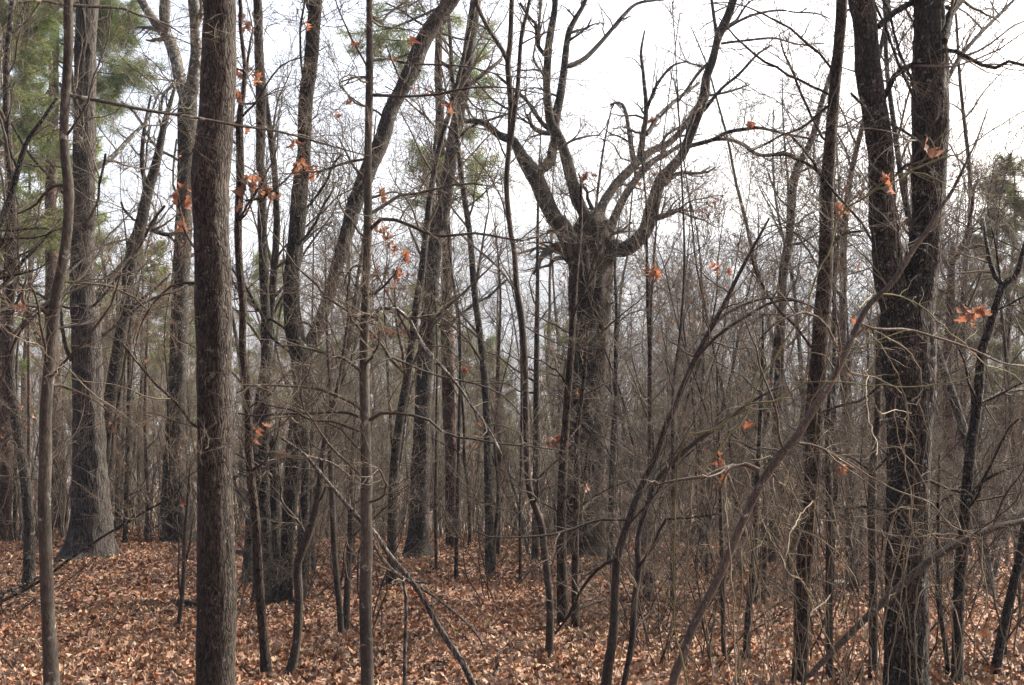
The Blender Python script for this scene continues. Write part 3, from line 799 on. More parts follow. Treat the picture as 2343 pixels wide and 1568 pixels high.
tree('antlered_oak', 'oak_tree', 'stout vine-covered oak crowned by spreading crooked limbs like antlers',
     'v: 1360,490,44 1358,502,68 1354,525,88 1351,552,102 1350,580,106 1350,620,97 1350,720,89 1346,825,82 1344,927,80 1342,1040,76 1340,1150,80 1338,1230,92 1337,1283,120',
     d=20.0, mat='vinebark', twig='twig', k=40, spacing=.07, amp=.3, cells=17, vcell=.35, flare=.2, yhi=1100, ylo=585, nb=22, nb_top=0, bl=(.3, .8), dens=(7, 5, 1), spread=(.45, 1.3), wig=.26, lmat='oak', up2=.12, limbs=[
     ('v: 1340,625,50 1318,575,48 1300,545,45 1285,518,42 1265,494,38 1234,426,35 1217,392,36 1190,351,25 1173,323,21 1142,310,18 1115,286,15 1087,277,12 1064,276,10 1019,235,7 985,215,4', -.8),
     ('v: 1222,395,26 1240,388,22 1258,371,22 1265,337,19 1271,306,18 1271,272,20 1282,221,18 1292,153,16 1299,85,14 1312,51,12 1336,10,10 1350,-30,8', .8, 'dark'),
     ('v: 1294,152,11 1310,148,11 1339,133,11 1367,106,10 1394,75,9 1428,34,8 1462,7,7 1530,-2,5', 1.2, 'dark'),
     ('v: 1350,570,36 1346,525,32 1339,494,29 1319,453,28 1302,392,26 1288,334,21 1272,300,20 1258,272,19 1251,204,17 1253,136,16 1258,85,16 1268,34,14 1271,0,12 1276,-60,10', -.5, None, 13),
     ('v: 1250,130,10 1230,102,9 1227,58,8 1212,41,7 1190,7,6', -.6), ('v: 1232,104,8 1234,50,7 1239,0,6', .4),
     ('v: 1262,296,10 1247,289,10 1224,259,9 1203,228,8 1166,197,7 1135,170,5', .9), ('v: 1264,305,11 1247,305,11 1224,296,11 1216,286,8 1205,262,6', -.5),
     ('v: 1358,560,30 1368,505,25 1380,466,22 1411,419,20 1438,392,20 1462,368,18 1489,347,16 1530,327,14 1561,296,12 1590,250,9 1620,200,6', 1.2, 'pale'),
     ('v: 1368,580,28 1392,535,22 1408,494,18 1438,436,17 1469,392,16 1496,368,14 1523,354,11 1560,330,8', -.6, 'pale'),
     ('v: 1440,395,10 1448,381,10 1442,323,10 1438,289,10 1428,245,8 1414,235,6 1396,240,4', .7, 'pale'),
     ('v: 1462,370,14 1465,357,14 1472,306,13 1479,255,11 1472,170,8 1467,119,6 1475,70,4', -.4, 'pale'),
     ('v: 1475,300,12 1482,306,11 1503,272,11 1530,245,10 1561,218,8 1600,190,5', 1.0, 'pale'), ('v: 1480,250,8 1500,200,7 1520,170,7 1540,150,5 1575,140,4', -.7, 'pale'),
     ('v: 1355,610,46 1380,580,44 1401,567,40 1428,570,36 1455,553,34 1479,523,31 1496,460,29 1513,409,26 1540,381,22 1562,352,21 1576,317,22 1596,262,22 1610,221,22 1616,177,19 1630,136,18 1640,95,16 1650,68,18 1667,34,19 1678,0,18 1690,-40,15', -1.2, None, 14),
     ('v: 1642,92,9 1640,78,8 1633,34,8 1628,0,7 1620,-40,5', .5), ('v: 1572,337,9 1630,320,9 1664,303,8 1705,296,8 1739,293,7 1793,306,6 1851,317,5 1882,327,3', -.9),
     ('v: 1574,334,9 1650,318,8 1698,330,8 1732,354,8 1766,354,7 1800,351,7 1851,378,6 1885,405,5 1937,439,4 1970,456,3', .8),
     ('v: 1650,100,6 1715,92,6 1773,88,5 1827,102,4 1885,99,3', -.5), ('v: 1660,67,6 1715,37,6 1780,24,5 1824,29,4 1868,31,4 1899,44,2', .6),
     ('v: 1610,254,8 1650,204,7 1691,170,6 1732,126,5 1766,102,3', -.8), ('v: 1614,220,6 1664,211,6 1715,194,3', .3), ('v: 1632,134,7 1600,165,7 1575,200,6 1550,235,5', .9),
     ('v: 1498,500,14 1530,490,12 1560,478,8', -.3), ('v: 1315,600,30 1300,585,26 1290,572,14', -.2)])

tree('twin_pole', 'sapling_tree', 'dark rough pole leaning against the vine-covered antlered oak, thicker of two',
     'v: 1330,420,6 1328,520,9 1318,620,12 1310,750,14 1300,900,17 1290,1034,19 1285,1136,20 1285,1272,23 1287,1400,26 1288,1443,29', mat='vinebark', nb=9, nb_top=0, bl=(.5, 1.3), dens=(7, 4, 2), amp=.2, spacing=.06)
tree('twin_pole_b', 'sapling_tree', 'dark short pole beside a thicker pole leaning on the antlered oak',
     'v: 1345,760,5 1335,880,9 1322,980,12 1320,1100,14 1316,1290,16 1317,1400,18 1317,1446,20', mat='vinebark', nb=7, nb_top=0, bl=(.4, 1.0), dens=(6, 4, 2), amp=.2, spacing=.06)

tree('leaning_fork', 'sapling_tree', 'forking dark sapling whose two stems lean apart over the leaves',
     'v: 1760,500,5 1700,610,8 1660,690,10 1630,745,11 1606,791,12 1589,825,12 1562,886,13 1550,920,13 1523,978,13 1503,1039,13 1476,1095,14 1455,1146,15 1435,1204,17 1414,1272,18 1408,1341,19 1404,1443,21 1387,1565,23',
     d=7.6, mat='brown', nb=10, nb_top=0, bl=(.5, 1.2), dens=(6, 4, 2), k=14, spacing=.05, limbs=[
     ('v: 1428,1600,15 1428,1565,15 1445,1477,15 1452,1374,15 1462,1306,15 1459,1238,14 1482,1153,13 1506,1095,12 1561,1037,11 1613,995,10 1664,958,9 1712,924,7 1790,880,4', .4),
     ('v: 1590,822,9 1640,770,8 1690,735,8 1770,690,7 1830,690,5 1880,715,3', -.4), ('v: 1610,785,8 1650,725,8 1720,690,7 1780,680,6 1840,690,4', .3),
     ('v: 1460,1300,8 1500,1240,7 1520,1190,7 1580,1185,6 1650,1175,4', -.3), ('v: 1412,1278,9 1370,1300,8 1330,1350,7 1300,1410,6 1270,1450,4', .5),
     ('c3: 1450,1200,14 1560,1080,14 1700,1020,12 1800,990,8', .1), ('v: 1440,1190,7 1370,1190,6 1310,1210,6 1250,1225,5 1130,1230,4 1085,1215,3', -.4)])

tree('diagonal', 'sapling_tree', 'smooth brown sapling leaning steeply in front of the twin-stemmed oak',
     'v: 2260,250,3 2235,320,4 2216,361,5 2195,405,7 2175,443,8 2151,477,9 2124,525,11 2093,566,11 2066,610,12 2032,658,13 1991,695,13 1967,736,13 1947,777,14 1930,818,15 1902,873,17 1875,917,18 1851,954,18 1821,1002,18 1780,1048,18 1740,1110,18 1698,1197,18 1674,1255,18 1644,1323,18 1616,1375,18 1582,1443,19 1562,1504,20 1540,1568,21',
     d=5.6, mat='tan', k=22, spacing=.04, amp=.04, cells=10, nb=6, nb_top=0, bl=(.4, 1.0), dens=(5, 3, 2), limbs=[
     ('r2: 780,1455,22 860,1465,20 960,1500,18 1050,1560,14 1150,1620,9', .2), ('r2: 1190,650,20 1300,690,20 1500,690,18 1650,730,18 1850,790,17 2000,850,16 2150,920,14 2294,935,12', .5),
     ('v: 1735,1075,12 1700,1062,12 1650,1075,10 1600,1095,9 1562,1096,7 1500,1110,4', -.2), ('v: 1925,820,7 1900,760,7 1870,725,7 1840,715,6 1780,735,5 1740,775,3', -.3)])

tree('twin_oak', 'oak_tree', 'dark furrowed oak splitting low into two thick stems with lichen patches',
     'r1: 1655,0,190 1665,400,220 1662,700,235 1657,1000,230 1650,1400,200 1640,1568,200|r2: 1600,300,226 1560,480,270 1512,600,330 1515,900,345 1530,1200,302 1520,1500,275|r3: 1515,0,272 1512,500,268 1505,1000,275 1500,1568,285',
     d=8.0, mat='dark', top=16, k=64, spacing=.042, amp=.2, cells=26, vcell=.17, nb=6, nb_top=12, bl=(.8, 2.2), dens=(8, 5, 2), limbs=[
     ('r2: 1460,720,200 1420,500,205 1385,330,205 1365,150,195 1348,0,186|r1: 1337,1500,186 1330,1100,172 1300,800,176 1252,500,172 1228,200,158 1200,0,170 1190,-120,160', -.25, 'dark', 15),
     ('v: 2008,62,15 2049,27,14 2093,3,13 2130,-20,11', .3), ('v: 2018,232,13 2039,191,13 2052,167,13 2093,146,14 2141,126,14 2175,112,12 2216,133,10 2270,157,9 2311,140,8 2342,150,8 2400,170,5', -.35),
     ('v: 2160,95,20 2168,60,20 2172,35,18 2195,5,15 2220,-25,10', .4), ('r1: 1420,1190,16 1500,1110,14 1580,1100,10 1700,1110,6', -.3),
     ('v: 2165,190,10 2190,140,10 2230,90,9 2290,30,8 2330,-10,6', .6)], lmat='dark')

tree('vine_trunk', 'oak_tree', 'slim furrowed trunk with greenbrier stems hanging down its lower half',
     'r1: 1068,0,70 1040,400,71 1012,700,75 990,1000,80 968,1300,96|r2: 967,0,95 958,300,97 935,600,108 910,900,104 880,1300,118|r3: 880,0,112 865,300,105 835,600,108 802,900,104 800,1200,104 790,1500,110 788,1568,112',
     d=8.7, mat='vinebark', top=13, k=30, spacing=.05, amp=.16, cells=14, vcell=.14, nb=7, nb_top=9, bl=(.6, 1.5), dens=(7, 4, 2), limbs=[
     ('r1: 930,1180,24 860,1110,22 780,1080,20 690,1040,16 600,1050,12 520,1050,9', .4), ('r1: 1010,690,22 920,760,20 800,860,18 660,910,14 540,980,10 400,1040,6', -.3),
     ('r2: 1000,130,26 1050,70,24 1120,40,18 1230,30,12', -.2)])

tree('bent_pole', 'sapling_tree', 'crooked reddish pole bending left behind a slim furrowed trunk',
     'v: 1905,150,9 1879,238,12 1862,306,14 1841,354,15 1824,385,16 1814,443,17 1807,534,18 1797,597,20 1790,655,20 1787,757,20 1780,900,21 1775,1050,22 1772,1200,23 1770,1285,25', d=19, mat='brown', twig='twig_grey', top=12, nb=10, nb_top=6, bl=(.7, 1.8), dens=(6, 4, 2))
tree('red_fork', 'sapling_tree', 'reddish slender tree with a low fork standing behind the twin-stemmed oak',
     'v: 2182,560,14 2177,611,17 2175,723,21 2168,825,22 2170,960,23 2172,1100,24 2175,1270,27', d=17, mat='pine', twig='twig_grey', nb=10, nb_top=0, bl=(.8, 2.0), dens=(6, 4, 2), limbs=[
     ('v: 2176,620,14 2160,590,13 2152,550,11 2140,480,9', .3), ('v: 2178,600,13 2205,560,11 2220,500,9 2230,420,6', -.3)])
tree('right_crook', 'sapling_tree', 'crooked dark sapling with an elbow fork, right of the twin-stemmed oak',
     'v: 2352,540,9 2342,570,10 2325,631,13 2297,651,15 2280,696,17 2260,764,19 2246,808,20 2236,927,22 2218,1053,23 2206,1204,25 2195,1341,25 2192,1443,25 2189,1565,27', d=8.5, mat='dark', nb=9, nb_top=0, bl=(.6, 1.4), dens=(6, 4, 2), k=16, spacing=.06, limbs=[
     ('v: 2297,655,13 2275,630,12 2265,595,11 2258,560,9 2250,500,6', .3), ('v: 2210,1170,10 2240,1110,9 2290,1080,7 2343,1060,5', -.2),
     ('v: 2236,930,10 2290,900,9 2343,890,7', .4)])
tree('straight_pole', 'sapling_tree', 'straight dark pole standing just left of the twin-stemmed oak',
     'v: 2012,720,8 2010,800,12 2008,950,15 1998,1068,18 1994,1204,19 1998,1341,19 1998,1460,20 1997,1552,22', mat='brown', nb=8, nb_top=0, bl=(.5, 1.2), dens=(6, 4, 2))
tree('thicket_pole_a', 'sapling_tree', 'thin bare pole close behind the vine-hung trunk',
     'v: 1900,860,7 1893,1000,11 1896,1112,13 1897,1375,16 1899,1565,18', d=8.9, mat='brown', nb=6, nb_top=0, bl=(.4, 1.1), dens=(6, 4, 2))
tree('thicket_pole_b', 'sapling_tree', 'thin dark sapling between the leaning brown sapling and the vine-hung trunk',
     'v: 1745,720,5 1745,800,7 1738,1000,10 1730,1150,12 1725,1289,14 1712,1409,15 1705,1521,16', mat='dark', nb=8, nb_top=0, bl=(.5, 1.1), dens=(6, 4, 2))
tree('thicket_pole_c', 'sapling_tree', 'short thin dark stem tapering to a point behind the greenbrier tangle',
     'v: 1750,1040,6 1750,1204,12 1749,1300,12 1746,1388,9', mat='dark', nb=5, nb_top=0, bl=(.5, 1.2), dens=(5, 3, 2))
tree('thicket_pole_d', 'sapling_tree', 'thin grey stem crossing behind the leaning brown sapling low down',
     'v: 1640,820,4 1645,1000,7 1650,1200,9 1654,1375,11 1657,1511,12', mat='brown', nb=6, nb_top=0, bl=(.4, 1.0), dens=(6, 4, 2))
tree('thicket_pole_e', 'sapling_tree', 'thin dark sapling curving out from the foot of the twin-stemmed oak',
     'v: 2150,1040,5 2146,1200,8 2148,1375,11 2161,1460,12 2172,1558,13', d=8.9, mat='dark', nb=6, nb_top=0, bl=(.4, 1.0), dens=(6, 4, 2))
tree('right_lean', 'sapling_tree', 'dark slanting stem leaning right over the leaves beyond the elbowed sapling',
     'v: 2380,1010,10 2358,1130,14 2340,1240,18 2318,1341,20 2294,1443,22 2274,1565,23', d=8.8, mat='dark', nb=5, nb_top=0, bl=(.4, 1.1), dens=(6, 4, 2))
tree('fallen_limb', 'fallen_limb', 'bare fallen limb propped slantwise across the foot of the twin-stemmed oak',
     'r3: 2500,390,29 2294,460,37 2150,495,45 2000,545,50 1800,640,52 1600,780,50 1400,960,49 1250,1100,47 1100,1250,44 950,1400,39 860,1500,34 800,1600,30', d=6.6, mat='brown', k=18, spacing=.05, amp=.05, cat='branch', nb=7, nb_top=0, bl=(.3, .9), dens=(5, 3, 2), drift=.5)

tree('left_lean', 'oak_tree', 'dark slim tree leaning right between two larger pale trunks',
     'v: 400,200,7 375,289,14 357,375,20 337,443,24 317,534,27 306,553,27 293,638,27 283,723,27 269,808,27 255,886,26 245,961,26 240,1029,27 236,1140,28 232,1246,32', d=23, mat='dark', twig='twig_grey', yhi=820, nb=10, nb_top=0, bl=(1, 2.4), dens=(6, 4, 2), limbs=[
     ('v: 318,545,16 340,525,13 388,538,10 420,520,7', .5), ('v: 296,590,13 265,622,12 240,660,11 222,700,10', -.5), ('v: 340,440,12 325,380,10 330,300,8 345,220,5', .8)])
tree('left_pine', 'pine_tree', 'pine with bright-edged trunk and layered green boughs behind a smooth grey sapling',
     'v: 127,0,18 125,50,19 122,238,22 118,375,24 116,500,26 119,600,28 120,800,31 124,900,32 131,1034,34 137,1212,38', mat='pine', top=19, k=22, spacing=.1, amp=.16, cells=9, vcell=.16, yhi=820, nb=6, nb_top=0, bl=(.6, 1.4), dens=(4, 3, 1))
tree('edge_pine', 'pine_tree', 'slender dark pine trunk farther left than the bright-edged pine',
     'v: 10,60,17 14,190,18 20,340,19 24,534,21 17,700,23 17,960,25 10,1225,30', d=25, mat='pine', top=18, k=18, spacing=.12, amp=.16, cells=9, vcell=.16, yhi=820, nb=6, nb_top=0, bl=(.6, 1.4), dens=(4, 3, 1))
tree('left_slant', 'oak_tree', 'dark slanting young oak leaning right beside the slender dark pine',
     'v: 130,225,6 99,272,9 61,327,11 41,392,13 24,453,15 7,494,16 -20,560,18 -60,700,22 -100,900,25 -130,1150,28 -150,1400,32', d=13, mat='dark', nb=14, nb_top=0, bl=(.8, 2.0), dens=(7, 5, 2), limbs=[
     ('v: -60,700,10 0,660,9 50,600,8 90,560,6 140,500,4', .4), ('v: -80,800,10 0,760,8 40,690,7 60,640,5', -.4)])
tree('clump_neighbour', 'sapling_tree', 'reddish curved sapling leaning off the dark clump of stems',
     'v: 800,700,5 790,780,7 770,900,10 745,1000,13 732,1102,15 722,1170,17 701,1238,19 681,1289,19 684,1375,20 678,1477,20 655,1552,23', mat='brown', nb=8, nb_top=0, bl=(.5, 1.2), dens=(7, 4, 2))
tree('mid_pole', 'sapling_tree', 'thin grey pole between the dark clump and the slender arching sapling',
     'v: 744,600,4 750,800,7 757,900,9 755,1000,11 759,1119,13 766,1272,14 778,1400,14 781,1460,15', mat='brown', nb=8, nb_top=0, bl=(.5, 1.2), dens=(6, 4, 2))
tree('mid_pole_b', 'sapling_tree', 'thin brown stem close beside the slender arching sapling, base in leaves',
     'v: 815,900,5 806,1050,9 801,1238,14 795,1340,15 791,1443,17', mat='brown', nb=7, nb_top=0, bl=(.5, 1.2), dens=(6, 4, 2))
tree('little_fork', 'sapling_tree', 'little forked sapling in front of the pale three-limbed tree',
     'v: 436,1060,4 429,1153,7 422,1238,9 419,1340,10 405,1443,10', mat='brown', nb=7, nb_top=0, bl=(.4, 1.0), dens=(5, 3, 2), limbs=[('v: 419,1300,6 432,1260,6 440,1200,5 452,1150,3', .1), ('v: 416,1380,5 408,1320,5 410,1250,4 404,1180,3', .1)])
tree('low_twig', 'sapling_tree', 'thin dark whip slanting across the foot of the broad shaggy oak',
     'v: 400,1135,3 357,1157,4 252,1218,5 170,1272,6 92,1330,7 0,1378,8 -80,1420,9 -160,1480,10', d=5.2, mat='dark', nb=4, nb_top=0, bl=(.3, .8), dens=(4, 3, 1), limbs=[('v: -40,1400,8 0,1362,8 50,1340,8 92,1320,6 140,1280,4', .2), ('v: -100,1440,6 -20,1480,6 30,1530,5', -.2)])
POLE_LAB = ['thin brown pole standing just beyond the slender dark pine', 'thin grey pole between the slender dark pine and the kinked grey sapling', 'thin reddish pole beside the kinked grey sapling on the leafy slope', 'thin brown pole close to the right of the broad shaggy oak', 'thin grey pole between the broad shaggy oak and the pale three-limbed tree',
            'thin reddish pole just left of the pale three-limbed tree', 'thin brown pole close to the oak with a split base', 'thin grey pole just beyond the pinkish pine near the flat rock', 'reddish pole between the pinkish pine and the slim pole-like tree', 'stouter brown pole between the slim pole-like tree and the antlered oak',
            'grey pole close to the right of the antlered oak', 'thin reddish pole behind the forking leaning sapling', 'thin brown pole between the forking leaning sapling and the steep leaning sapling', 'thin grey pole between the slender arching sapling and the oak with a split base', 'thin reddish pole just right of the dark clump of stems',
            'very thin brown pole left of the slim pole-like tree', 'thin grey pole behind the steep smooth leaning sapling', 'thin reddish pole right behind the twin-stemmed oak', 'dark brown pole farther right than the elbowed dark sapling', 'thin grey pole between the vine-hung trunk and the twin-stemmed oak']
GP = 'thin bare poles at the edge of the leafy slope'
for i, tx in enumerate(['v: 5,700,7 3,900,9 4,1100,10 5,1240,12', 'v: 40,800,5 36,1000,7 34,1150,8 32,1238,9', 'v: 66,700,4 66,950,7 65,1150,8 62,1257,9', 'v: 268,700,5 272,950,8 268,1150,10 264,1226,11', 'v: 292,600,5 296,850,9 290,1100,10 285,1246,11',
      'v: 340,700,4 332,950,8 337,1120,9 336,1240,10', 'v: 1000,800,4 998,1000,6 997,1180,7 998,1308,8', 'v: 1053,760,5 1050,1000,8 1046,1180,9 1043,1330,11', 'v: 1145,700,6 1138,900,10 1142,1100,12 1139,1276,14', 'v: 1230,640,9 1228,800,13 1226,1100,16 1225,1285,18',
      'v: 1410,700,8 1408,900,12 1400,1100,14 1396,1300,16', 'v: 1490,700,6 1488,900,9 1487,1150,12 1490,1370,14', 'v: 1540,900,7 1541,1100,11 1539,1240,12 1540,1380,13', 'v: 880,700,5 890,900,8 900,1050,9 905,1240,11', 'v: 715,900,5 712,1100,8 716,1230,9 718,1325,10',
      'v: 1190,760,4 1193,1000,6 1190,1180,7 1191,1340,8', 'v: 1610,760,6 1606,950,9 1611,1120,11 1608,1300,12', 'v: 2070,900,6 2050,1080,10 2046,1180,11 2048,1330,13', 'v: 2290,700,7 2310,900,10 2322,1100,13 2330,1320,16', 'v: 1940,760,5 1945,950,8 1938,1150,10 1942,1330,11']):
    tree(f'pole{i}', 'sapling_tree', POLE_LAB[i], tx, mat=('brown', 'oak', 'pine')[i % 3], twig=('twig', 'twig_grey')[i % 2], top=5.5 + (i * 7 % 5) * .7, nb=6, nb_top=3, bl=(.6, 1.5), dens=(4, 3, 1), group=GP, k=8, spacing=.15)

# ------------------------------------------------------------------ pine boughs and needles
NEED_COL = np.array([(0.085, 0.125, 0.035), (0.11, 0.15, 0.04), (0.07, 0.105, 0.035), (0.14, 0.155, 0.045)])
def needles(tips, dirs, per, length, width, rng, tone=1.0):
    m = len(tips)
    d = nrm(np.repeat(dirs, per, 0) * .75 + rng.normal(size=(m * per, 3)) * .75)
    b = np.repeat(tips, per, 0) + rng.normal(size=(m * per, 3)) * length * .22
    L = rng.uniform(.6, 1.1, m * per)[:, None] * length
    side = nrm(np.cross(d, rng.normal(size=d.shape)))
    w = width * rng.uniform(.7, 1.2, m * per)[:, None]
    droop = np.array([0, 0, -.12]) * L
    v = np.stack([b - side * w, b + side * w, b + d * L + droop], 1).reshape(-1, 3)
    t = np.arange(m * per * 3).reshape(-1, 3)
    c = NEED_COL[np.repeat(rng.integers(0, 4, m), per)] * rng.uniform(.75, 1.25, (m * per, 1)) * tone
    return v, t, np.repeat(c, 3, 0)

def bough_geo(a, b, rng, nsub=9, sub=(.4, .9), tufts=5, r=.025, sag=.12):
    ln = np.linalg.norm(b - a)
    mid = (a + b) / 2 + rng.normal(size=3) * ln * .06 + np.array([0, 0, -ln * sag])
    p = resample(np.array([[*a, r], [*mid, r * .7], [*b, r * .25]]), 12)
    p1, r1 = p[None, :, :3], p[None, :, 3]
    a2, b2 = spawn(p1, r1, nsub, .3, 1.0, .8, sub, 7, .5, .14, .06, rng, fall=.3, rmin=.003, flat=.5)
    f = np.concatenate([a2[:, 3:].reshape(-1, 3), p[-4:, :3]])
    dd = np.concatenate([nrm(a2[:, 3:] - a2[:, 2:-1]).reshape(-1, 3), nrm(np.gradient(p[-4:, :3], axis=0))])
    return (p1, r1), (a2, b2), f, dd

def boughs(key, targets, tone=1.0, per=26, length=.2, nsub=10, sub=(.4, .9)):
    T = TREES[key]; rng = np.random.default_rng(len(targets) * 7 + len(key))
    loc = T['loc']; pts = T['pts'][:40]
    for (px, py, dd) in targets:
        b = P(px, py, T['d'] + dd)
        cand = np.abs(pts[:, 2] - (b[2] + .25))
        a = pts[np.argmin(cand)]
        g1, g2, f, dr = bough_geo(a, b, rng, nsub, sub)
        v1, q1 = tubes([g1], 6); v2, q2 = tubes([g2], 3)
        br = link('branch', mesh_from('branch', np.vstack([v1, v2]) - loc, np.vstack([q1, q2 + len(v1)]), None, M['pine']), T['root'])
        v, t, c = needles(f, dr, per, length, .0052, rng, tone)
        link('needles', mesh_from('needles', v - loc, None, t, M['needle'], False, c), br)['kind'] = 'stuff'

boughs('red_pine', [(1105, 395, -.6), (1140, 370, .5), (1080, 440, .8), (985, 395, -.3), (960, 375, .6), (1105, 185, -.4), (1085, 150, .7), (1060, 215, -.8), (1130, 205, .9), (880, 105, .3), (845, 85, -.4), (905, 135, .5), (800, 78, .2), (820, 120, -.3), (860, 30, .4), (1080, 300, -.5), (1000, 60, .6), (1120, 90, -.5), (975, 480, .4)], 1.1, per=24, nsub=7, sub=(.3, .65))
boughs('left_pine', [(40, 110, -.6), (80, 150, .5), (20, 70, .8), (60, 130, -1), (100, 120, 1.2), (250, 40, .4), (300, 25, -.5), (280, 70, .8), (230, 75, -.8), (320, 60, .3), (60, 20, -.4), (110, 30, .6), (200, 15, -.9), (260, 5, .5), (350, 175, -.3), (330, 140, .6), (230, 250, -.6), (70, 235, .8), (60, 280, -.4), (190, 190, .6), (300, 190, .2), (90, 525, -.8), (60, 545, .6), (180, 560, .8), (50, 505, -.3), (240, 240, .8), (110, 345, -.5)], .78, per=50, length=.24, nsub=13, sub=(.6, 1.2))
boughs('edge_pine', [(40, 40, -.6), (70, 90, .6), (-30, 100, .4), (50, 140, -.5), (30, 230, .7), (60, 215, -.6), (90, 60, .3), (80, 10, -.4), (-40, 30, .8), (70, 530, .5), (-30, 520, -.5), (60, 350, .7), (40, 300, -.6)], .78, per=46, length=.22, nsub=12, sub=(.6, 1.2))

def bare_variant(H, r, rng, nb, low, bl, dens, rust=0, twr=.0022, k=8, nn=(9, 6, 4), rings=30):
    """a whole bare tree at the origin: trunk mesh data and crown mesh data"""
    n = 14
    p = np.zeros((n, 3)); d = np.array([rng.normal(0, .05), rng.normal(0, .05), 1.0])
    for i in range(1, n):
        d = nrm(d + rng.normal(size=3) * .07 + np.array([0, 0, .06])); p[i] = p[i - 1] + d * H / (n - 1)
    p[0, 2] = -.25
    rad = r * (np.linspace(1, .1, n) ** .8); rad[0] *= 1.3
    tr = trunk_geo(p, rad, k, rings, .16, 8, .3, int(rng.integers(1e6)))
    pr = resample(np.column_stack([p, rad]), 30)
    a1, b1 = spawn(pr[None, :, :3], pr[None, :, 3], nb, low, .97, .8, bl, nn[0], .5, .13, .15, rng, fall=.45, rmin=twr * 2)
    a2, b2 = spawn(a1, b1, dens[0], .2, .98, .75, (bl[0] * .4, bl[1] * .5), nn[1], .55, .17, .08, rng, rmin=twr * 1.3)
    a3, b3 = spawn(a2, b2, dens[1], .2, 1, .7, (bl[0] * .2, bl[1] * .25), nn[2], .6, .18, .06, rng, rmin=twr)
    bat = [(a3, b3)]
    if len(dens) > 2 and dens[2]:
        a4, b4 = spawn(a3, b3, dens[2], .3, 1, .7, (bl[0] * .12, bl[1] * .14), 3, .7, .15, .05, rng, rmin=twr * .85); bat.append((a4, b4))
    v1, q1 = tubes([(a1, b1)], 5); v2, q2 = tubes([(a2, b2)] + bat, 3)
    leaves = None
    if rust:
        src = a3[rng.integers(0, len(a3), rust)]
        pos = src[np.arange(rust), rng.integers(1, 4, rust)]
        R = rot_zyx(rng.uniform(0, 6.28, rust), rng.uniform(.2, 1.5, rust), rng.normal(0, .9, rust))
        c = HANG_COL[rng.integers(0, 4, rust)] * rng.uniform(.7, 1.1, (rust, 1))
        leaves = scatter_leaves(pos, rng.uniform(.07, .12, rust), R, c, LOW, rng.integers(0, 4, rust))
    return tr, (np.vstack([v1, v2]), np.vstack([q1, q2 + len(v1)])), leaves

br = np.random.default_rng(101)
def build_variant(kind, i):
    barks = ['oak', 'brown', 'vinebark', 'dark', 'pale']
    tws = ['twig_grey', 'twig', 'twig_red']
    if kind == 'tree':
        g = bare_variant(br.uniform(10.5, 14), br.uniform(.06, .13), br, 15, .3, (1.3, 2.8), (6, 4, 1), twr=.0032)
    else:
        g = bare_variant(br.uniform(4.2, 7.5), br.uniform(.018, .04), br, 20, .1, (.8, 2.0), (6, 4, 2), rust=(0, 0, 60, 0, 0, 0, 0, 90, 0, 0)[i % 10], twr=.002, k=6)
    tr, cr, lv = g
    out = [('trunk', mesh_from('trunk', tr[0], tr[1], tr[2], M[barks[i % 5]])), ('crown', mesh_from('crown', cr[0], cr[1], None, M[tws[i % 3]]))]
    if lv: out.append(('leaves', mesh_from('leaves', lv[0], None, lv[1], M['hangleaf'], False, lv[2])))
    return out

def place(name, label, cat, group, parts, x, y, rz, s, tilt=(0, 0)):
    root = thing(name, label, cat, (x, y, float(ground(x, y))), group)
    root.rotation_euler = (tilt[0], tilt[1], rz); root.scale = (s, s, s)
    for nm, me in parts:
        o = link(nm, me, root)
        if nm in ('crown', 'needles', 'leaves', 'twigs'): o['kind'] = 'stuff'
    return root

ANCHOR = {'broad_oak': 'the broad shaggy oak', 'forked_tree': 'the pale three-limbed tree', 'near_hickory': 'the thick lichen-blotched trunk', 'clump': 'the dark clump of stems', 'center_sapling': 'the slender arching sapling', 'middle_oak': 'the oak with a split base',
          'red_pine': 'the pinkish pine', 'slim_pole': 'the slim pole-like tree', 'antlered_oak': 'the antlered oak', 'leaning_fork': 'the forking leaning sapling', 'diagonal': 'the steep smooth leaning sapling', 'vine_trunk': 'the vine-hung trunk', 'twin_oak': 'the twin-stemmed oak', 'left_sapling': 'the kinked grey sapling',
          'left_pine': 'the bright-edged pine', 'right_crook': 'the elbowed dark sapling', 'bent_pole': 'the crooked reddish pole', 'left_lean': 'the dark leaning slim tree'}
ANCH = [(v, CX + TREES[k]['loc'][0] / TREES[k]['loc'][1] * F, TREES[k]['loc'][1]) for k, v in ANCHOR.items()]
def beside(x, d):
    px = CX + x / d * F
    nm, ax, ad = min(ANCH, key=lambda q: abs(q[1] - px))
    return ('beyond ' if d > ad + 14 else 'behind ' if d > ad + 3 else 'beside ') + nm

CLEAR = [(1345, 20.5, 85), (970, 20.5, 48), (200, 20.5, 92), (410, 23.5, 62), (1028, 21.5, 28), (645, 13.9, 70), (2080, 8.5, 80), (490, 7, 60)]
def clear(x, d):
    px = CX + x / d * F
    return all(abs(px - q[0]) > q[2] * (1.35 - .35 * d / q[1]) or d > q[1] for q in CLEAR)

def frustum(d, rng, marg=.06):
    return rng.uniform(-1, 1) * (0.4245 * d) * (1 + marg)

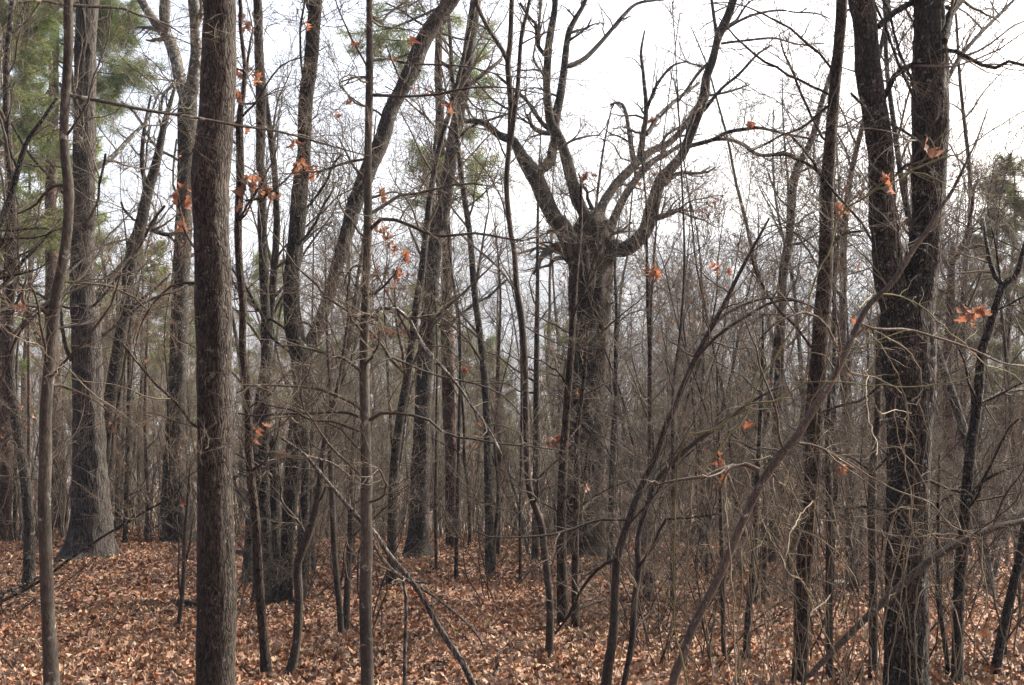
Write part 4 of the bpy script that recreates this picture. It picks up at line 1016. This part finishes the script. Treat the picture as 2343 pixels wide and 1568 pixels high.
tv = [build_variant('tree', i) for i in range(9)]
n = 0
while n < 62:
    d = 30 + 52 * br.random() ** 1.25
    x = frustum(d, br)
    px = CX + x / d * F
    if 1560 < px < 1800 and br.random() < .45: continue
    s = br.uniform(.75, 1.1)
    if d > 45: s *= 1.1
    look = ('short ' if s < .86 else 'tall ' if s > 1.0 else '') + ('grey', 'brown', 'rough brown', 'dark', 'pale')[n % 9 % 5]
    place('bare_tree', f'{look} leafless tree on the far slope {beside(x, d)}', 'tree', 'bare trees down the far slope', tv[n % 9], x, d, br.uniform(0, 6.28), s, (br.normal(0, .04), br.normal(0, .05)))
    n += 1

# crooked young oaks whose crowns fill the air between the big trees
def oakling(rng, H):
    g = bare_variant(H, rng.uniform(.045, .07), rng, 20, .3, (1.1, 2.6), (7, 5, 2), twr=.0022)
    return [('trunk', mesh_from('trunk', g[0][0], g[0][1], g[0][2], M['oak'])), ('crown', mesh_from('crown', g[1][0], g[1][1], None, M['twig']))]
ov = [oakling(br, h) for h in (8.5, 9.5, 10.5, 9.0)]
for i, (px, d) in enumerate([(2270, 14), (1960, 15), (2180, 19), (2350, 17), (1690, 20), (1480, 24), (1120, 17), (900, 15.5), (700, 18), (560, 16), (60, 15), (1830, 22)]):
    x = (px - CX) / F * d
    place('oak_tree', f'{("crooked", "spreading", "tall", "twiggy")[i % 4]} young oak {beside(x, d)}', 'tree', 'young oaks between the big trees', ov[i % 4], x, d, i * 2.1, br.uniform(.85, 1.1), (br.normal(0, .05), br.normal(0, .05)))

sv = [build_variant('sapling', i) for i in range(10)]
n = 0
while n < 180:
    d = 13.5 + 30 * br.random() ** 1.1
    x = frustum(d, br)
    px = CX + x / d * F
    if d < 19 and px < 1320 and br.random() < .75: continue
    if not clear(x, d): continue
    k = n % 10
    rusty = k in (2, 7)
    sc_ = br.uniform(.7, 1.15); tl = (br.normal(0, .09), br.normal(0, .09))
    look = ('low' if sc_ < .84 else 'tall' if sc_ > 1.0 else 'spindly') + (' leaning' if abs(tl[0]) + abs(tl[1]) > .2 else '')
    lab = f'{look} sapling with rusty clinging leaves {beside(x, d)}' if rusty else f'{look} leafless {("grey", "brown", "dark")[k % 3]}-twigged sapling {beside(x, d)}'
    place('understorey_sapling', lab, 'sapling', 'rusty understorey saplings' if rusty else 'leafless understorey saplings', sv[k], x, d, br.uniform(0, 6.28), sc_, tl)
    n += 1

# thicket of twiggy shrubs in front, mostly round the greenbrier
def shrub_variant(rng):
    st = []
    for k in range(rng.integers(3, 6)):
        n = 10
        p = np.zeros((n, 3)); d = nrm(np.array([rng.normal(0, .35), rng.normal(0, .35), 1.0]))
        H = rng.uniform(1.4, 3.2)
        p[0] = (rng.normal(0, .06), rng.normal(0, .06), -.08)
        for i in range(1, n):
            d = nrm(d + rng.normal(size=3) * .16 + np.array([0, 0, .02])); p[i] = p[i - 1] + d * H / (n - 1)
        r = rng.uniform(.005, .011) * np.linspace(1, .3, n)
        st.append((p[None], r[None]))
    P1 = np.vstack([q[0] for q in st]); R1 = np.vstack([q[1] for q in st])
    a2, b2 = spawn(P1, R1, 7, .2, 1, .9, (.4, 1.2), 10, .6, .2, -.01, rng, rmin=.0015)
    a3, b3 = spawn(a2, b2, 5, .1, 1, .85, (.15, .5), 6, .65, .22, 0, rng, rmin=.0011)
    a4, b4 = spawn(a3, b3, 2, .2, 1, .85, (.06, .2), 4, .7, .22, 0, rng, rmin=.0009)
    out = []
    for a, b in st:
        v, q = tubes([(a, b)], 7); out.append(('stem', mesh_from('stem', v, q, None, M['brown'])))
    v1, q1 = tubes([(a2, b2)], 4); v2, q2 = tubes([(a3, b3), (a4, b4)], 3)
    out.append(('twigs', mesh_from('twigs', np.vstack([v1, v2]), np.vstack([q1, q2 + len(v1)]), None, M[('twig', 'twig_grey', 'twig_red')[rng.integers(0, 3)]])))
    return out
hv = [shrub_variant(br) for i in range(7)]
n = 0
while n < 60:
    d = 8.6 + 9 * br.random()
    px = br.uniform(1350, 2420) if n < 44 else br.uniform(-60, 1350)
    if n >= 44 and d < 11: continue
    x = (px - CX) / F * d
    if not clear(x, d): continue
    sc_ = br.uniform(.7, 1.1)
    look = ('low' if sc_ < .82 else 'tall' if sc_ > 1.0 else 'bushy')
    place('bare_shrub', f'{look} many-stemmed leafless shrub {beside(x, d)}', 'shrub', 'leafless shrubs in the leaves', hv[n % 7], x, d, br.uniform(0, 6.28), sc_)
    n += 1

# background pines
def pine_variant(H, rng, tone, per=20, wid=.017):
    n = 10
    p = np.zeros((n, 3)); p[:, 2] = np.linspace(-.3, H, n); p[1:, :2] = np.cumsum(rng.normal(0, .06, (n - 1, 2)), 0)
    rad = np.linspace(.16, .02, n)
    tr = trunk_geo(p, rad, 8, 30, .16, 8, .3, int(rng.integers(1e6)))
    w1, w2, F_, D_ = [], [], [], []
    for i in range(34):
        t = .34 + .64 * (i / 33.0)
        h = t * H; L = (1 - t) * 3.6 + .5
        a = np.array([np.interp(h, p[:, 2], p[:, 0]), np.interp(h, p[:, 2], p[:, 1]), h])
        az = i * 2.4 + rng.normal(0, .3)
        L *= rng.uniform(.6, 1.15)
        b = a + np.array([math.cos(az) * L, math.sin(az) * L, .25 * L * rng.uniform(.2, 1.2)])
        g1, g2, f, dd = bough_geo(a, b, rng, 8, (.5, 1.0), r=.03, sag=.06)
        w1.append(g1); w2.append(g2); F_.append(f); D_.append(dd)
    v1, q1 = tubes(w1, 5); v2, q2 = tubes(w2, 3)
    nd = needles(np.vstack(F_), np.vstack(D_), per, .3, wid, rng, tone)
    return [('trunk', mesh_from('trunk', *tr, M['pine'])), ('boughs', mesh_from('boughs', np.vstack([v1, v2]), np.vstack([q1, q2 + len(v1)]), None, M['pine'])),
            ('needles', mesh_from('needles', nd[0], None, nd[1], M['needle'], False, nd[2]))]
pr_ = np.random.default_rng(55)
pv = [pine_variant(15, pr_, 1.1), pine_variant(18, pr_, 1.25), pine_variant(13, pr_, 1.0), pine_variant(12, pr_, .75, 44, .012)]
for i, (px, d, s) in enumerate([(60, 42, 1.0), (190, 55, 1.1), (330, 48, .95), (400, 66, 1.1), (620, 52, .75), (760, 60, .9), (905, 50, .72), (960, 62, .85), (1090, 46, .68), (1130, 70, .9), (1270, 58, .7), (1480, 64, .8), (1600, 50, .62), (1720, 70, .8), (2120, 48, .75), (2020, 62, .8), (2400, 40, .5)]):
    x = (px - CX) / F * d
    place('background_pine', f'{("green", "tall green", "smaller green")[i % 3]} pine among bare trees {beside(x, d)}', 'pine tree', 'pines down the far slope', pv[i % 3], x, d, i * 1.7, s)
place('background_pine', 'dark bushy evergreen rising close behind the twin-stemmed oak', 'pine tree', None, pv[3], (2290 - CX) / F * 24, 24, .6, .62)

# far wood, too far off to tell trees apart
fr = np.random.default_rng(77)
protos = []
for i in range(4):
    tr, cr, lv = bare_variant(15, .13, fr, 9, .3, (1.8, 3.4), (3, 2), twr=.012, k=4, nn=(5, 4, 3), rings=9)
    protos.append((np.vstack([tr[0], cr[0]]), np.vstack([tr[1], cr[1] + len(tr[0])])))
V, Q, off = [], [], 0
for i in range(210):
    d = 75 + 260 * fr.random() ** 1.6
    x = fr.uniform(-1, 1) * .46 * d
    v, q = protos[i % 4]
    a = fr.uniform(0, 6.28); s = fr.uniform(.8, 1.25)
    R = np.array([[math.cos(a), -math.sin(a), 0], [math.sin(a), math.cos(a), 0], [0, 0, 1]]) * s
    V.append(v @ R.T + np.array([x, d, float(ground(x, d))])); Q.append(q + off); off += len(v)
me = mesh_from('far_wood', np.vstack(V), np.vstack(Q), None, M['twig_grey'])
tag(link('far_wood', me), 'grey leafless wood merging together down in the valley', 'wood', kind='stuff')

# brush on the slope beyond: upright shoots nobody could count
ur = np.random.default_rng(88)
n = 6200
d = 25 + 80 * ur.random(n) ** 1.9
x = ur.uniform(-1, 1, n) * (.45 * d + 1)
b = np.stack([x, d, ground(x, d) - .1], 1)
dr = nrm(np.stack([ur.normal(0, .16, n), ur.normal(0, .16, n), np.ones(n)], 1))
L = ur.uniform(.9, 5.2, n)
pts = np.empty((n, 5, 3)); pts[:, 0] = b
for i in range(1, 5):
    dr = nrm(dr + ur.normal(size=(n, 3)) * .1)
    pts[:, i] = pts[:, i - 1] + dr * (L / 4)[:, None]
r = ur.uniform(.006, .02, n)[:, None] * np.linspace(1, .25, 5)[None]
a2, b2 = spawn(pts, r, 4, .25, 1, .7, (.5, 1.5), 4, .55, .16, .08, ur, rmin=.0035)
for nm, sl, mt, lab in (('brush', slice(0, None, 2), 'twig_grey', 'grey brush of bare upright shoots thickening the slope beyond the leaves'), ('brush', slice(1, None, 2), 'twig', 'brown brush of bare upright shoots thickening the slope beyond the leaves')):
    v, q = tubes([(pts[sl], r[sl]), (a2.reshape(n, 4, 4, 3)[sl].reshape(-1, 4, 3), b2.reshape(n, 4, 4)[sl].reshape(-1, 4))], 3)
    tag(link(nm, mesh_from(nm, v, q, None, M[mt])), lab, 'brush', kind='stuff')

# sparse green grass blades poking through
gr = np.random.default_rng(66)
cl = 150
gx, gy = litter_points(cl, 7.5, 20, gr)
gx = np.repeat(gx, 9) + gr.normal(0, .05, cl * 9); gy = np.repeat(gy, 9) + gr.normal(0, .05, cl * 9)
gb = np.stack([gx, gy, ground(gx, gy)], 1); m_ = len(gb)
gd = nrm(np.stack([gr.normal(0, .5, m_), gr.normal(0, .5, m_), np.ones(m_)], 1)); gs = nrm(np.cross(gd, gr.normal(size=(m_, 3)))) * .003
gl = gr.uniform(.08, .2, m_)[:, None]
gv = np.stack([gb - gs, gb + gs, gb + gd * gl], 1).reshape(-1, 3)
gc = np.repeat(np.array([[.07, .1, .02]]) * gr.uniform(.7, 1.4, (m_, 1)), 3, 0)
tag(link('grass', mesh_from('grass', gv, None, np.arange(m_ * 3).reshape(-1, 3), M['needle'], False, gc)), 'sparse green grass blades poking up through the fallen leaves', 'grass', kind='stuff')

# sticks and logs lying in the leaves
def lying(label, txt, wob=.02, name='fallen_stick', mat='deadwood'):
    pp = path(txt); pts = []
    for x_, y_, w_ in pp:
        dd = hit(x_, y_); q_ = P(x_, y_, dd); r_ = w_ / 2 / F * dd
        pts.append((q_[0], q_[1], float(ground(q_[0], q_[1])) + r_ + wob, r_))
    pts = np.array(pts); loc = np.array([*pts[0, :2], float(ground(*pts[0, :2]))])
    v, q, t = trunk_geo(pts[:, :3], pts[:, 3], 10, 24, .12, 6, .1, int(pp[0, 0]), knots=.15)
    tag(link(name, mesh_from(name, v - loc, q, t, M[mat]), None, loc), label, 'stick')
lying('pale grey stick lying slantwise in leaves beside the slender arching sapling', 'v: 690,1502,7 730,1484,7 770,1462,6 800,1450,4')
lying('dark mossy log lying in leaves beside the thick lichen-blotched trunk', 'v: 395,1392,16 430,1396,18 470,1398,16 500,1400,12', name='fallen_log', mat='dark')
lying('short dark log behind the dark clump of stems', 'v: 530,1272,12 560,1276,14 600,1282,10', name='fallen_log', mat='dark')
lying('thin grey stick in leaves near the foot of the slim pole-like tree', 'v: 1130,1560,4 1160,1500,4 1200,1470,3 1240,1452,3')
lying('crooked dark stick in leaves near the forking leaning sapling', 'v: 1480,1430,5 1520,1445,5 1570,1440,4 1610,1452,3')
lying('forked grey stick in leaves beside the elbowed dark sapling', 'v: 2210,1450,6 2250,1456,6 2310,1452,5 2340,1446,4')

# ------------------------------------------------------------------ greenbrier vines
def vine(label, paths, d, mat, seed, extra=()):
    rng = np.random.default_rng(seed)
    geo, lo = [], None
    for tx in paths:
        pp = path(tx)
        a, b = to_world(pp, d + rng.normal(0, .25), rng.normal(0, .35), rng, wob=.1)
        geo.append((a, np.maximum(b * .6, .0015)))
    for e in extra: geo.append(e)
    big = max(geo, key=lambda g: len(g[0]))
    foot = min((g[0][np.argmin(g[0][:, 2])] for g in geo), key=lambda p: p[2])
    loc = np.array([foot[0], foot[1], float(ground(foot[0], foot[1]))])
    root = thing('greenbrier_vine', label, 'vine', loc)
    for a, b in geo:
        n = max(10, int(np.linalg.norm(np.diff(a, axis=0), axis=1).sum() / .05))
        c = resample(np.column_stack([a, b]), n)
        kk = c[:, :3] + rng.normal(size=(n, 3)) * .0035
        vv, qq = tubes([(kk[None], c[None, :, 3])], 6)
        st = link('stem', mesh_from('stem', vv - loc, qq, None, M[mat]), root)
        # thorny side shoots
        a2, b2 = spawn(kk[None], c[None, :, 3], 5, .05, .95, .8, (.08, .35), 6, .6, .22, 0, rng, rmin=.0012)
        v2, q2 = tubes([(a2, b2)], 4)
        link('shoots', mesh_from('shoots', v2 - loc, q2, None, M[mat]), st)['kind'] = 'stuff'
    TREES['vine%d' % seed] = dict(root=root, loc=loc, pts=np.vstack([g[0] for g in geo]), d=d, rng=rng, mat=mat)
    return root

def arcs(n, cx, cy, sx, sy, d, seed, rr=(.0018, .0034)):
    """stems that rise from the ground, arch over and hang down again"""
    rng = np.random.default_rng(seed); out = []
    for i in range(n):
        top = P(cx + rng.normal(0, sx), cy + rng.normal(0, sy), d + rng.normal(0, .3))
        gx, gy = top[0] + rng.normal(0, .35), top[1] + rng.normal(0, .3)
        g = np.array([gx, gy, float(ground(gx, gy)) - .02])
        side = rng.choice([-1, 1]); L = rng.uniform(.3, .8)
        end = top + np.array([side * L * .6, rng.normal(0, .2), -rng.uniform(.35, 1.0)])
        m1 = g * .5 + top * .5 + np.array([-side * .08, 0, .1]) + rng.normal(size=3) * .06
        m2 = top * .62 + end * .38 + np.array([side * .1, 0, .16])
        r = rng.uniform(*rr)
        out.append((np.array([g, m1, top, m2, end]), np.array([r * 1.2, r * 1.1, r, r * .85, r * .6])))
    return out

vine('tan greenbrier stems arching over and hanging down the vine-hung trunk', [
    'r3: 500,-30,16 600,-10,17 680,0,17 740,60,16 790,180,16 830,270,15 860,320,12', 'r3: 380,80,16 430,130,16 460,230,15 490,320,12', 'r3: 520,350,14 490,375,17 470,400,18 470,560,18 480,700,18 520,830,17 580,950,14',
    'r3: 480,300,14 500,380,14 550,500,14 630,650,11', 'r3: 500,590,18 520,620,18 640,670,16 700,800,16 780,850,16 830,900,15 880,980,13', 'r3: 740,520,14 790,430,14 860,350,14 890,350,12 885,390,10',
    'r3: 590,450,13 700,490,13 860,560,13 1000,640,13 1080,720,13 1150,820,12 1190,920,12 1250,1050,11 1280,1180,10', 'r3: 930,-30,13 900,230,13 890,400,13 870,560,12', 'r3: 860,600,12 900,800,14 930,1000,14 960,1150,14 950,1400,14 930,1620,15',
    'r3: 280,60,14 290,400,15 320,700,15 340,1000,16 350,1300,16 360,1640,17', 'r3: 130,900,14 150,1100,15 180,1300,16 200,1640,17', 'r3: 400,400,14 390,600,14 400,900,15 370,1200,15 380,1640,16',
    'r3: 700,720,13 720,560,13 760,480,12', 'r3: 830,600,14 830,900,14 860,1040,14 820,1300,14 800,1640,15', 'r3: 850,1100,18 900,1040,20 960,1010,20 990,970,15', 'r3: 560,130,15 640,180,15 720,300,15 760,420,14 800,560,13',
    'r3: 600,180,13 620,300,13 650,420,12 680,560,11', 'r3: 450,60,14 560,30,14 660,80,15 720,200,15 760,330,14 830,440,12', 'r2: 700,900,14 700,870,14 780,840,14 900,850,14 960,880,15 1050,1000,15 1080,1100,14 1100,1250,13 1150,1400,11',
    'r2: 940,870,16 960,1000,14 920,1150,13 900,1350,12 890,1568,12'], 6.0, 'vine', 901, arcs(24, 1800, 1140, 140, 75, 6.5, 31, (.0013, .0028)))
vine('grey-tan greenbrier loops dangling in front of the twin-stemmed oak', [
    'r2: 1150,640,16 1200,670,16 1300,700,16 1400,760,17 1500,830,17 1560,900,17 1600,1000,17 1590,1130,16 1540,1170,13', 'r2: 1100,800,14 1090,830,17 1080,900,17 1130,980,17 1220,1000,16 1330,1030,15 1480,1120,12',
    'r2: 1240,960,14 1240,1200,15 1270,1350,15 1300,1440,14 1300,1540,12', 'r2: 1440,1020,13 1480,1100,14 1500,1180,14 1520,1270,15 1500,1400,15 1490,1568,14|r3: 1500,150,14 1540,300,14 1530,420,13 1560,580,12', 'r2: 1430,1150,12 1425,1250,13 1430,1330,13 1470,1500,13|r3: 1540,60,13 1590,150,14 1640,260,14 1640,400,12',
    'r2: 1580,1150,13 1620,1300,13 1665,1450,11', 'r2: 1240,690,14 1340,800,14 1420,950,14 1480,1100,13', 'r3: 1130,0,13 1075,60,13 1080,280,13 1150,440,13 1140,500,12 1140,640,11', 'r3: 1150,440,12 1280,430,12 1370,420,12 1440,385,12 1580,385,10',
    'r3: 910,455,14 1120,480,14 1250,520,14 1400,560,14 1530,575,14 1750,550,14 1900,570,14 2010,580,13', 'r3: 1000,0,16 1180,110,16 1280,170,16 1400,240,16 1520,290,16 1650,340,16 1750,450,16 1850,520,15 2010,580,14', 'r3: 2015,560,15 2010,750,16 2040,900,16 2030,1050,16 1960,1250,15 1940,1640,15',
    'r3: 1330,520,14 1390,620,14 1415,720,14 1400,850,13 1360,940,12', 'r3: 1540,590,13 1490,680,13 1470,830,13 1400,1000,12', 'r2: 1290,1200,14 1340,1260,13 1440,1230,12 1540,1260,10', 'r2: 1290,1410,14 1370,1460,14 1470,1500,13',
    'r3: 1440,380,12 1400,520,12 1400,560,11', 'r3: 1650,800,13 1700,900,13 1780,1050,13 1820,1300,14 1840,1640,14', 'r3: 1900,660,12 1820,800,12 1720,910,11', 'r3: 1640,980,14 1760,1000,14 1900,990,12 2050,920,10'], 6.6, 'vine', 902, arcs(10, 2120, 1180, 110, 70, 6.8, 32))
vine('long green thorny vine stem slanting up past the twin-stemmed oak', [
    'r2: 150,1640,22 280,1450,22 400,1300,22 500,1080,22 650,820,21 740,700,20 830,600,20 840,480,20 900,330,20 1000,120,20|r1: 1050,1460,22 1240,1310,24 1400,1240,24 1560,1140,24 1720,1070,22 1850,1040,18 1960,960,16 2130,850,14 2290,750,12',
    'r3: 40,1640,20 0,1380,20 -60,1100,18|r2: -20,1500,20 150,1400,20 300,1290,20 440,1190,20 560,1175,18 700,1130,18 850,1050,16 980,1040,15 1200,1060,14 1560,1080,13 1750,1060,12 2000,980,12 2200,930,11', 'r2: 1340,455,15 1470,470,14 1560,510,14 1640,560,14 1700,620,14 1800,710,14 1900,800,13 1970,870,13 2050,940,13 2160,960,12 2294,1050,12',
    'r2: 1200,560,15 1190,540,15 1260,470,14 1330,450,13', 'r2: 1880,400,10 1780,430,11 1640,510,11 1560,520,11 1500,480,10', 'r1: 1240,1310,16 1400,1190,15 1520,1165,15 1650,1180,14 1760,1240,13 1900,1290,12 2294,1330,10', 'r2: 950,880,13 1100,830,13 1300,760,12 1500,700,11'], 5.4, 'vine_green', 903)

# ------------------------------------------------------------------ dead leaves still hanging
for key, px, py, n, s in [
    ('thin_neighbour', 562, 55, 3, .11), ('thin_neighbour', 578, 185, 4, .12), ('thin_neighbour', 545, 180, 2, .11), ('thin_neighbour', 543, 228, 2, .12), ('thin_neighbour', 546, 295, 5, .12), ('thin_neighbour', 575, 425, 6, .15), ('thin_neighbour', 555, 480, 2, .11),
    ('thin_neighbour', 615, 440, 3, .11), ('thin_neighbour', 632, 460, 2, .11), ('thin_neighbour', 678, 335, 2, .11), ('thin_neighbour', 685, 385, 3, .14), ('thin_neighbour', 722, 402, 2, .13), ('near_hickory', 410, 450, 3, .12), ('near_hickory', 408, 515, 1, .13),
    ('near_hickory', 432, 465, 1, .1), ('center_sapling', 940, 92, 1, .1), ('center_sapling', 805, 102, 1, .08), ('center_sapling', 898, 128, 1, .07), ('center_sapling', 1034, 247, 2, .08), ('center_sapling', 985, 205, 1, .07), ('center_sapling', 945, 200, 1, .07), ('center_sapling', 800, 235, 1, .09),
    ('center_sapling', 880, 445, 2, .09), ('center_sapling', 770, 280, 1, .09), ('clump', 650, 1050, 5, .14), ('thin_neighbour', 597, 988, 3, .14), ('clump', 665, 965, 2, .15), ('clump_neighbour', 700, 60, 1, .1),
    ('vine903', 2115, 332, 1, .12), ('vine903', 2030, 428, 2, .085), ('vine903', 2052, 432, 1, .08), ('vine_trunk', 1915, 495, 4, .12), ('vine_trunk', 1930, 478, 1, .12), ('vine903', 1945, 742, 2, .07), ('right_crook', 2225, 735, 5, .15), ('right_crook', 2250, 720, 3, .12),
    ('twin_oak', 2035, 600, 3, .16), ('twin_oak', 2128, 290, 2, .18), ('thicket_pole_b', 1650, 1060, 4, .13), ('thicket_pole_b', 1655, 1100, 2, .13), ('thicket_pole_a', 1925, 1075, 4, .14), ('leaning_fork', 1725, 980, 1, .1), ('antlered_oak', 1240, 572, 2, .22), ('antlered_oak', 1288, 575, 3, .22),
    ('antlered_oak', 1265, 272, 2, .3), ('twin_pole', 1320, 905, 1, .12), ('twin_pole', 1312, 1030, 1, .13), ('twin_pole', 1280, 1015, 5, .13), ('twin_pole', 1250, 1020, 3, .12), ('slim_pole', 1344, 1122, 2, .1), ('antlered_oak', 1350, 405, 3, .22), ('antlered_oak', 1500, 282, 2, .22),
    ('antlered_oak', 1718, 290, 3, .22), ('antlered_oak', 1510, 405, 2, .22), ('antlered_oak', 1470, 430, 2, .2), ('left_sapling', 45, 712, 2, .08), ('broad_oak', 190, 890, 3, .25), ('left_lean', 260, 740, 5, .2), ('left_lean', 310, 745, 4, .2), ('broad_oak', 2, 880, 2, .15), ('little_fork', 425, 1148, 1, .12),
    ('clump', 905, 575, 8, .16), ('clump', 930, 590, 6, .16), ('clump', 885, 555, 4, .16), ('middle_oak', 860, 640, 7, .22), ('middle_oak', 825, 640, 6, .22), ('middle_oak', 905, 770, 6, .22), ('middle_oak', 850, 770, 6, .22), ('middle_oak', 1060, 850, 4, .2), ('twin_pole', 1500, 630, 5, .16), ('leaning_fork', 1655, 620, 3, .1)]:
    if key in TREES: hang(key, px, py, n, s)

# leaves drifted up against the feet of the trees
pr2 = np.random.default_rng(404)
bx = [T['loc'] for T in TREES.values() if 5.5 < T['loc'][1] < 26]
pp_ = np.repeat(np.array(bx), 26, 0); n = len(pp_)
an = pr2.uniform(0, 6.283, n); rr_ = .06 + np.abs(pr2.normal(0, .13, n)) + .012 * pp_[:, 1] * .6
x = pp_[:, 0] + np.cos(an) * rr_; y = pp_[:, 1] + np.sin(an) * rr_
z = ground(x, y) + np.maximum(.015, .085 - .2 * rr_) * pr2.uniform(.3, 1, n)
c = LIT_COL[pr2.choice(len(LIT_COL), n, p=LIT_P)] * .6 * pr2.uniform(.7, 1.2, (n, 1))
v, t, c = scatter_leaves(np.stack([x, y, z], 1), pr2.uniform(.06, .1, n), rot_zyx(an, pr2.normal(-.5, .35, n), pr2.normal(0, .4, n)), c, LOW, pr2.integers(0, 4, n))
tag(link('leaf_litter', mesh_from('leaf_litter', v, None, t, M['litter'], False, c)), 'dry leaves drifted up against the feet of the trees', 'leaf litter', kind='stuff')

# ------------------------------------------------------------------ haze over the valley
hz = bpy.data.materials.new('valley_haze'); hz.use_nodes = True
nt = hz.node_tree
for nd in list(nt.nodes):
    if nd.type != 'OUTPUT_MATERIAL': nt.nodes.remove(nd)
pv_ = nt.nodes.new('ShaderNodeVolumePrincipled')
pv_.inputs['Color'].default_value = (0.74, 0.85, 1.0, 1)
pv_.inputs['Density'].default_value = 0.0003
pv_.inputs['Anisotropy'].default_value = 0.3
nt.links.new(pv_.outputs[0], [n_ for n_ in nt.nodes if n_.type == 'OUTPUT_MATERIAL'][0].inputs['Volume'])
x0, x1, y0, y1, z0, z1 = -2700, 2700, -60, 2680, -110, 185
v = [(x, y, z) for x in (x0, x1) for y in (y0, y1) for z in (z0, z1)]
q = [(0, 1, 3, 2), (4, 6, 7, 5), (0, 4, 5, 1), (2, 3, 7, 6), (0, 2, 6, 4), (1, 5, 7, 3)]
tag(link('haze', mesh_from('haze', v, q, None, hz, False)), kind='stuff')
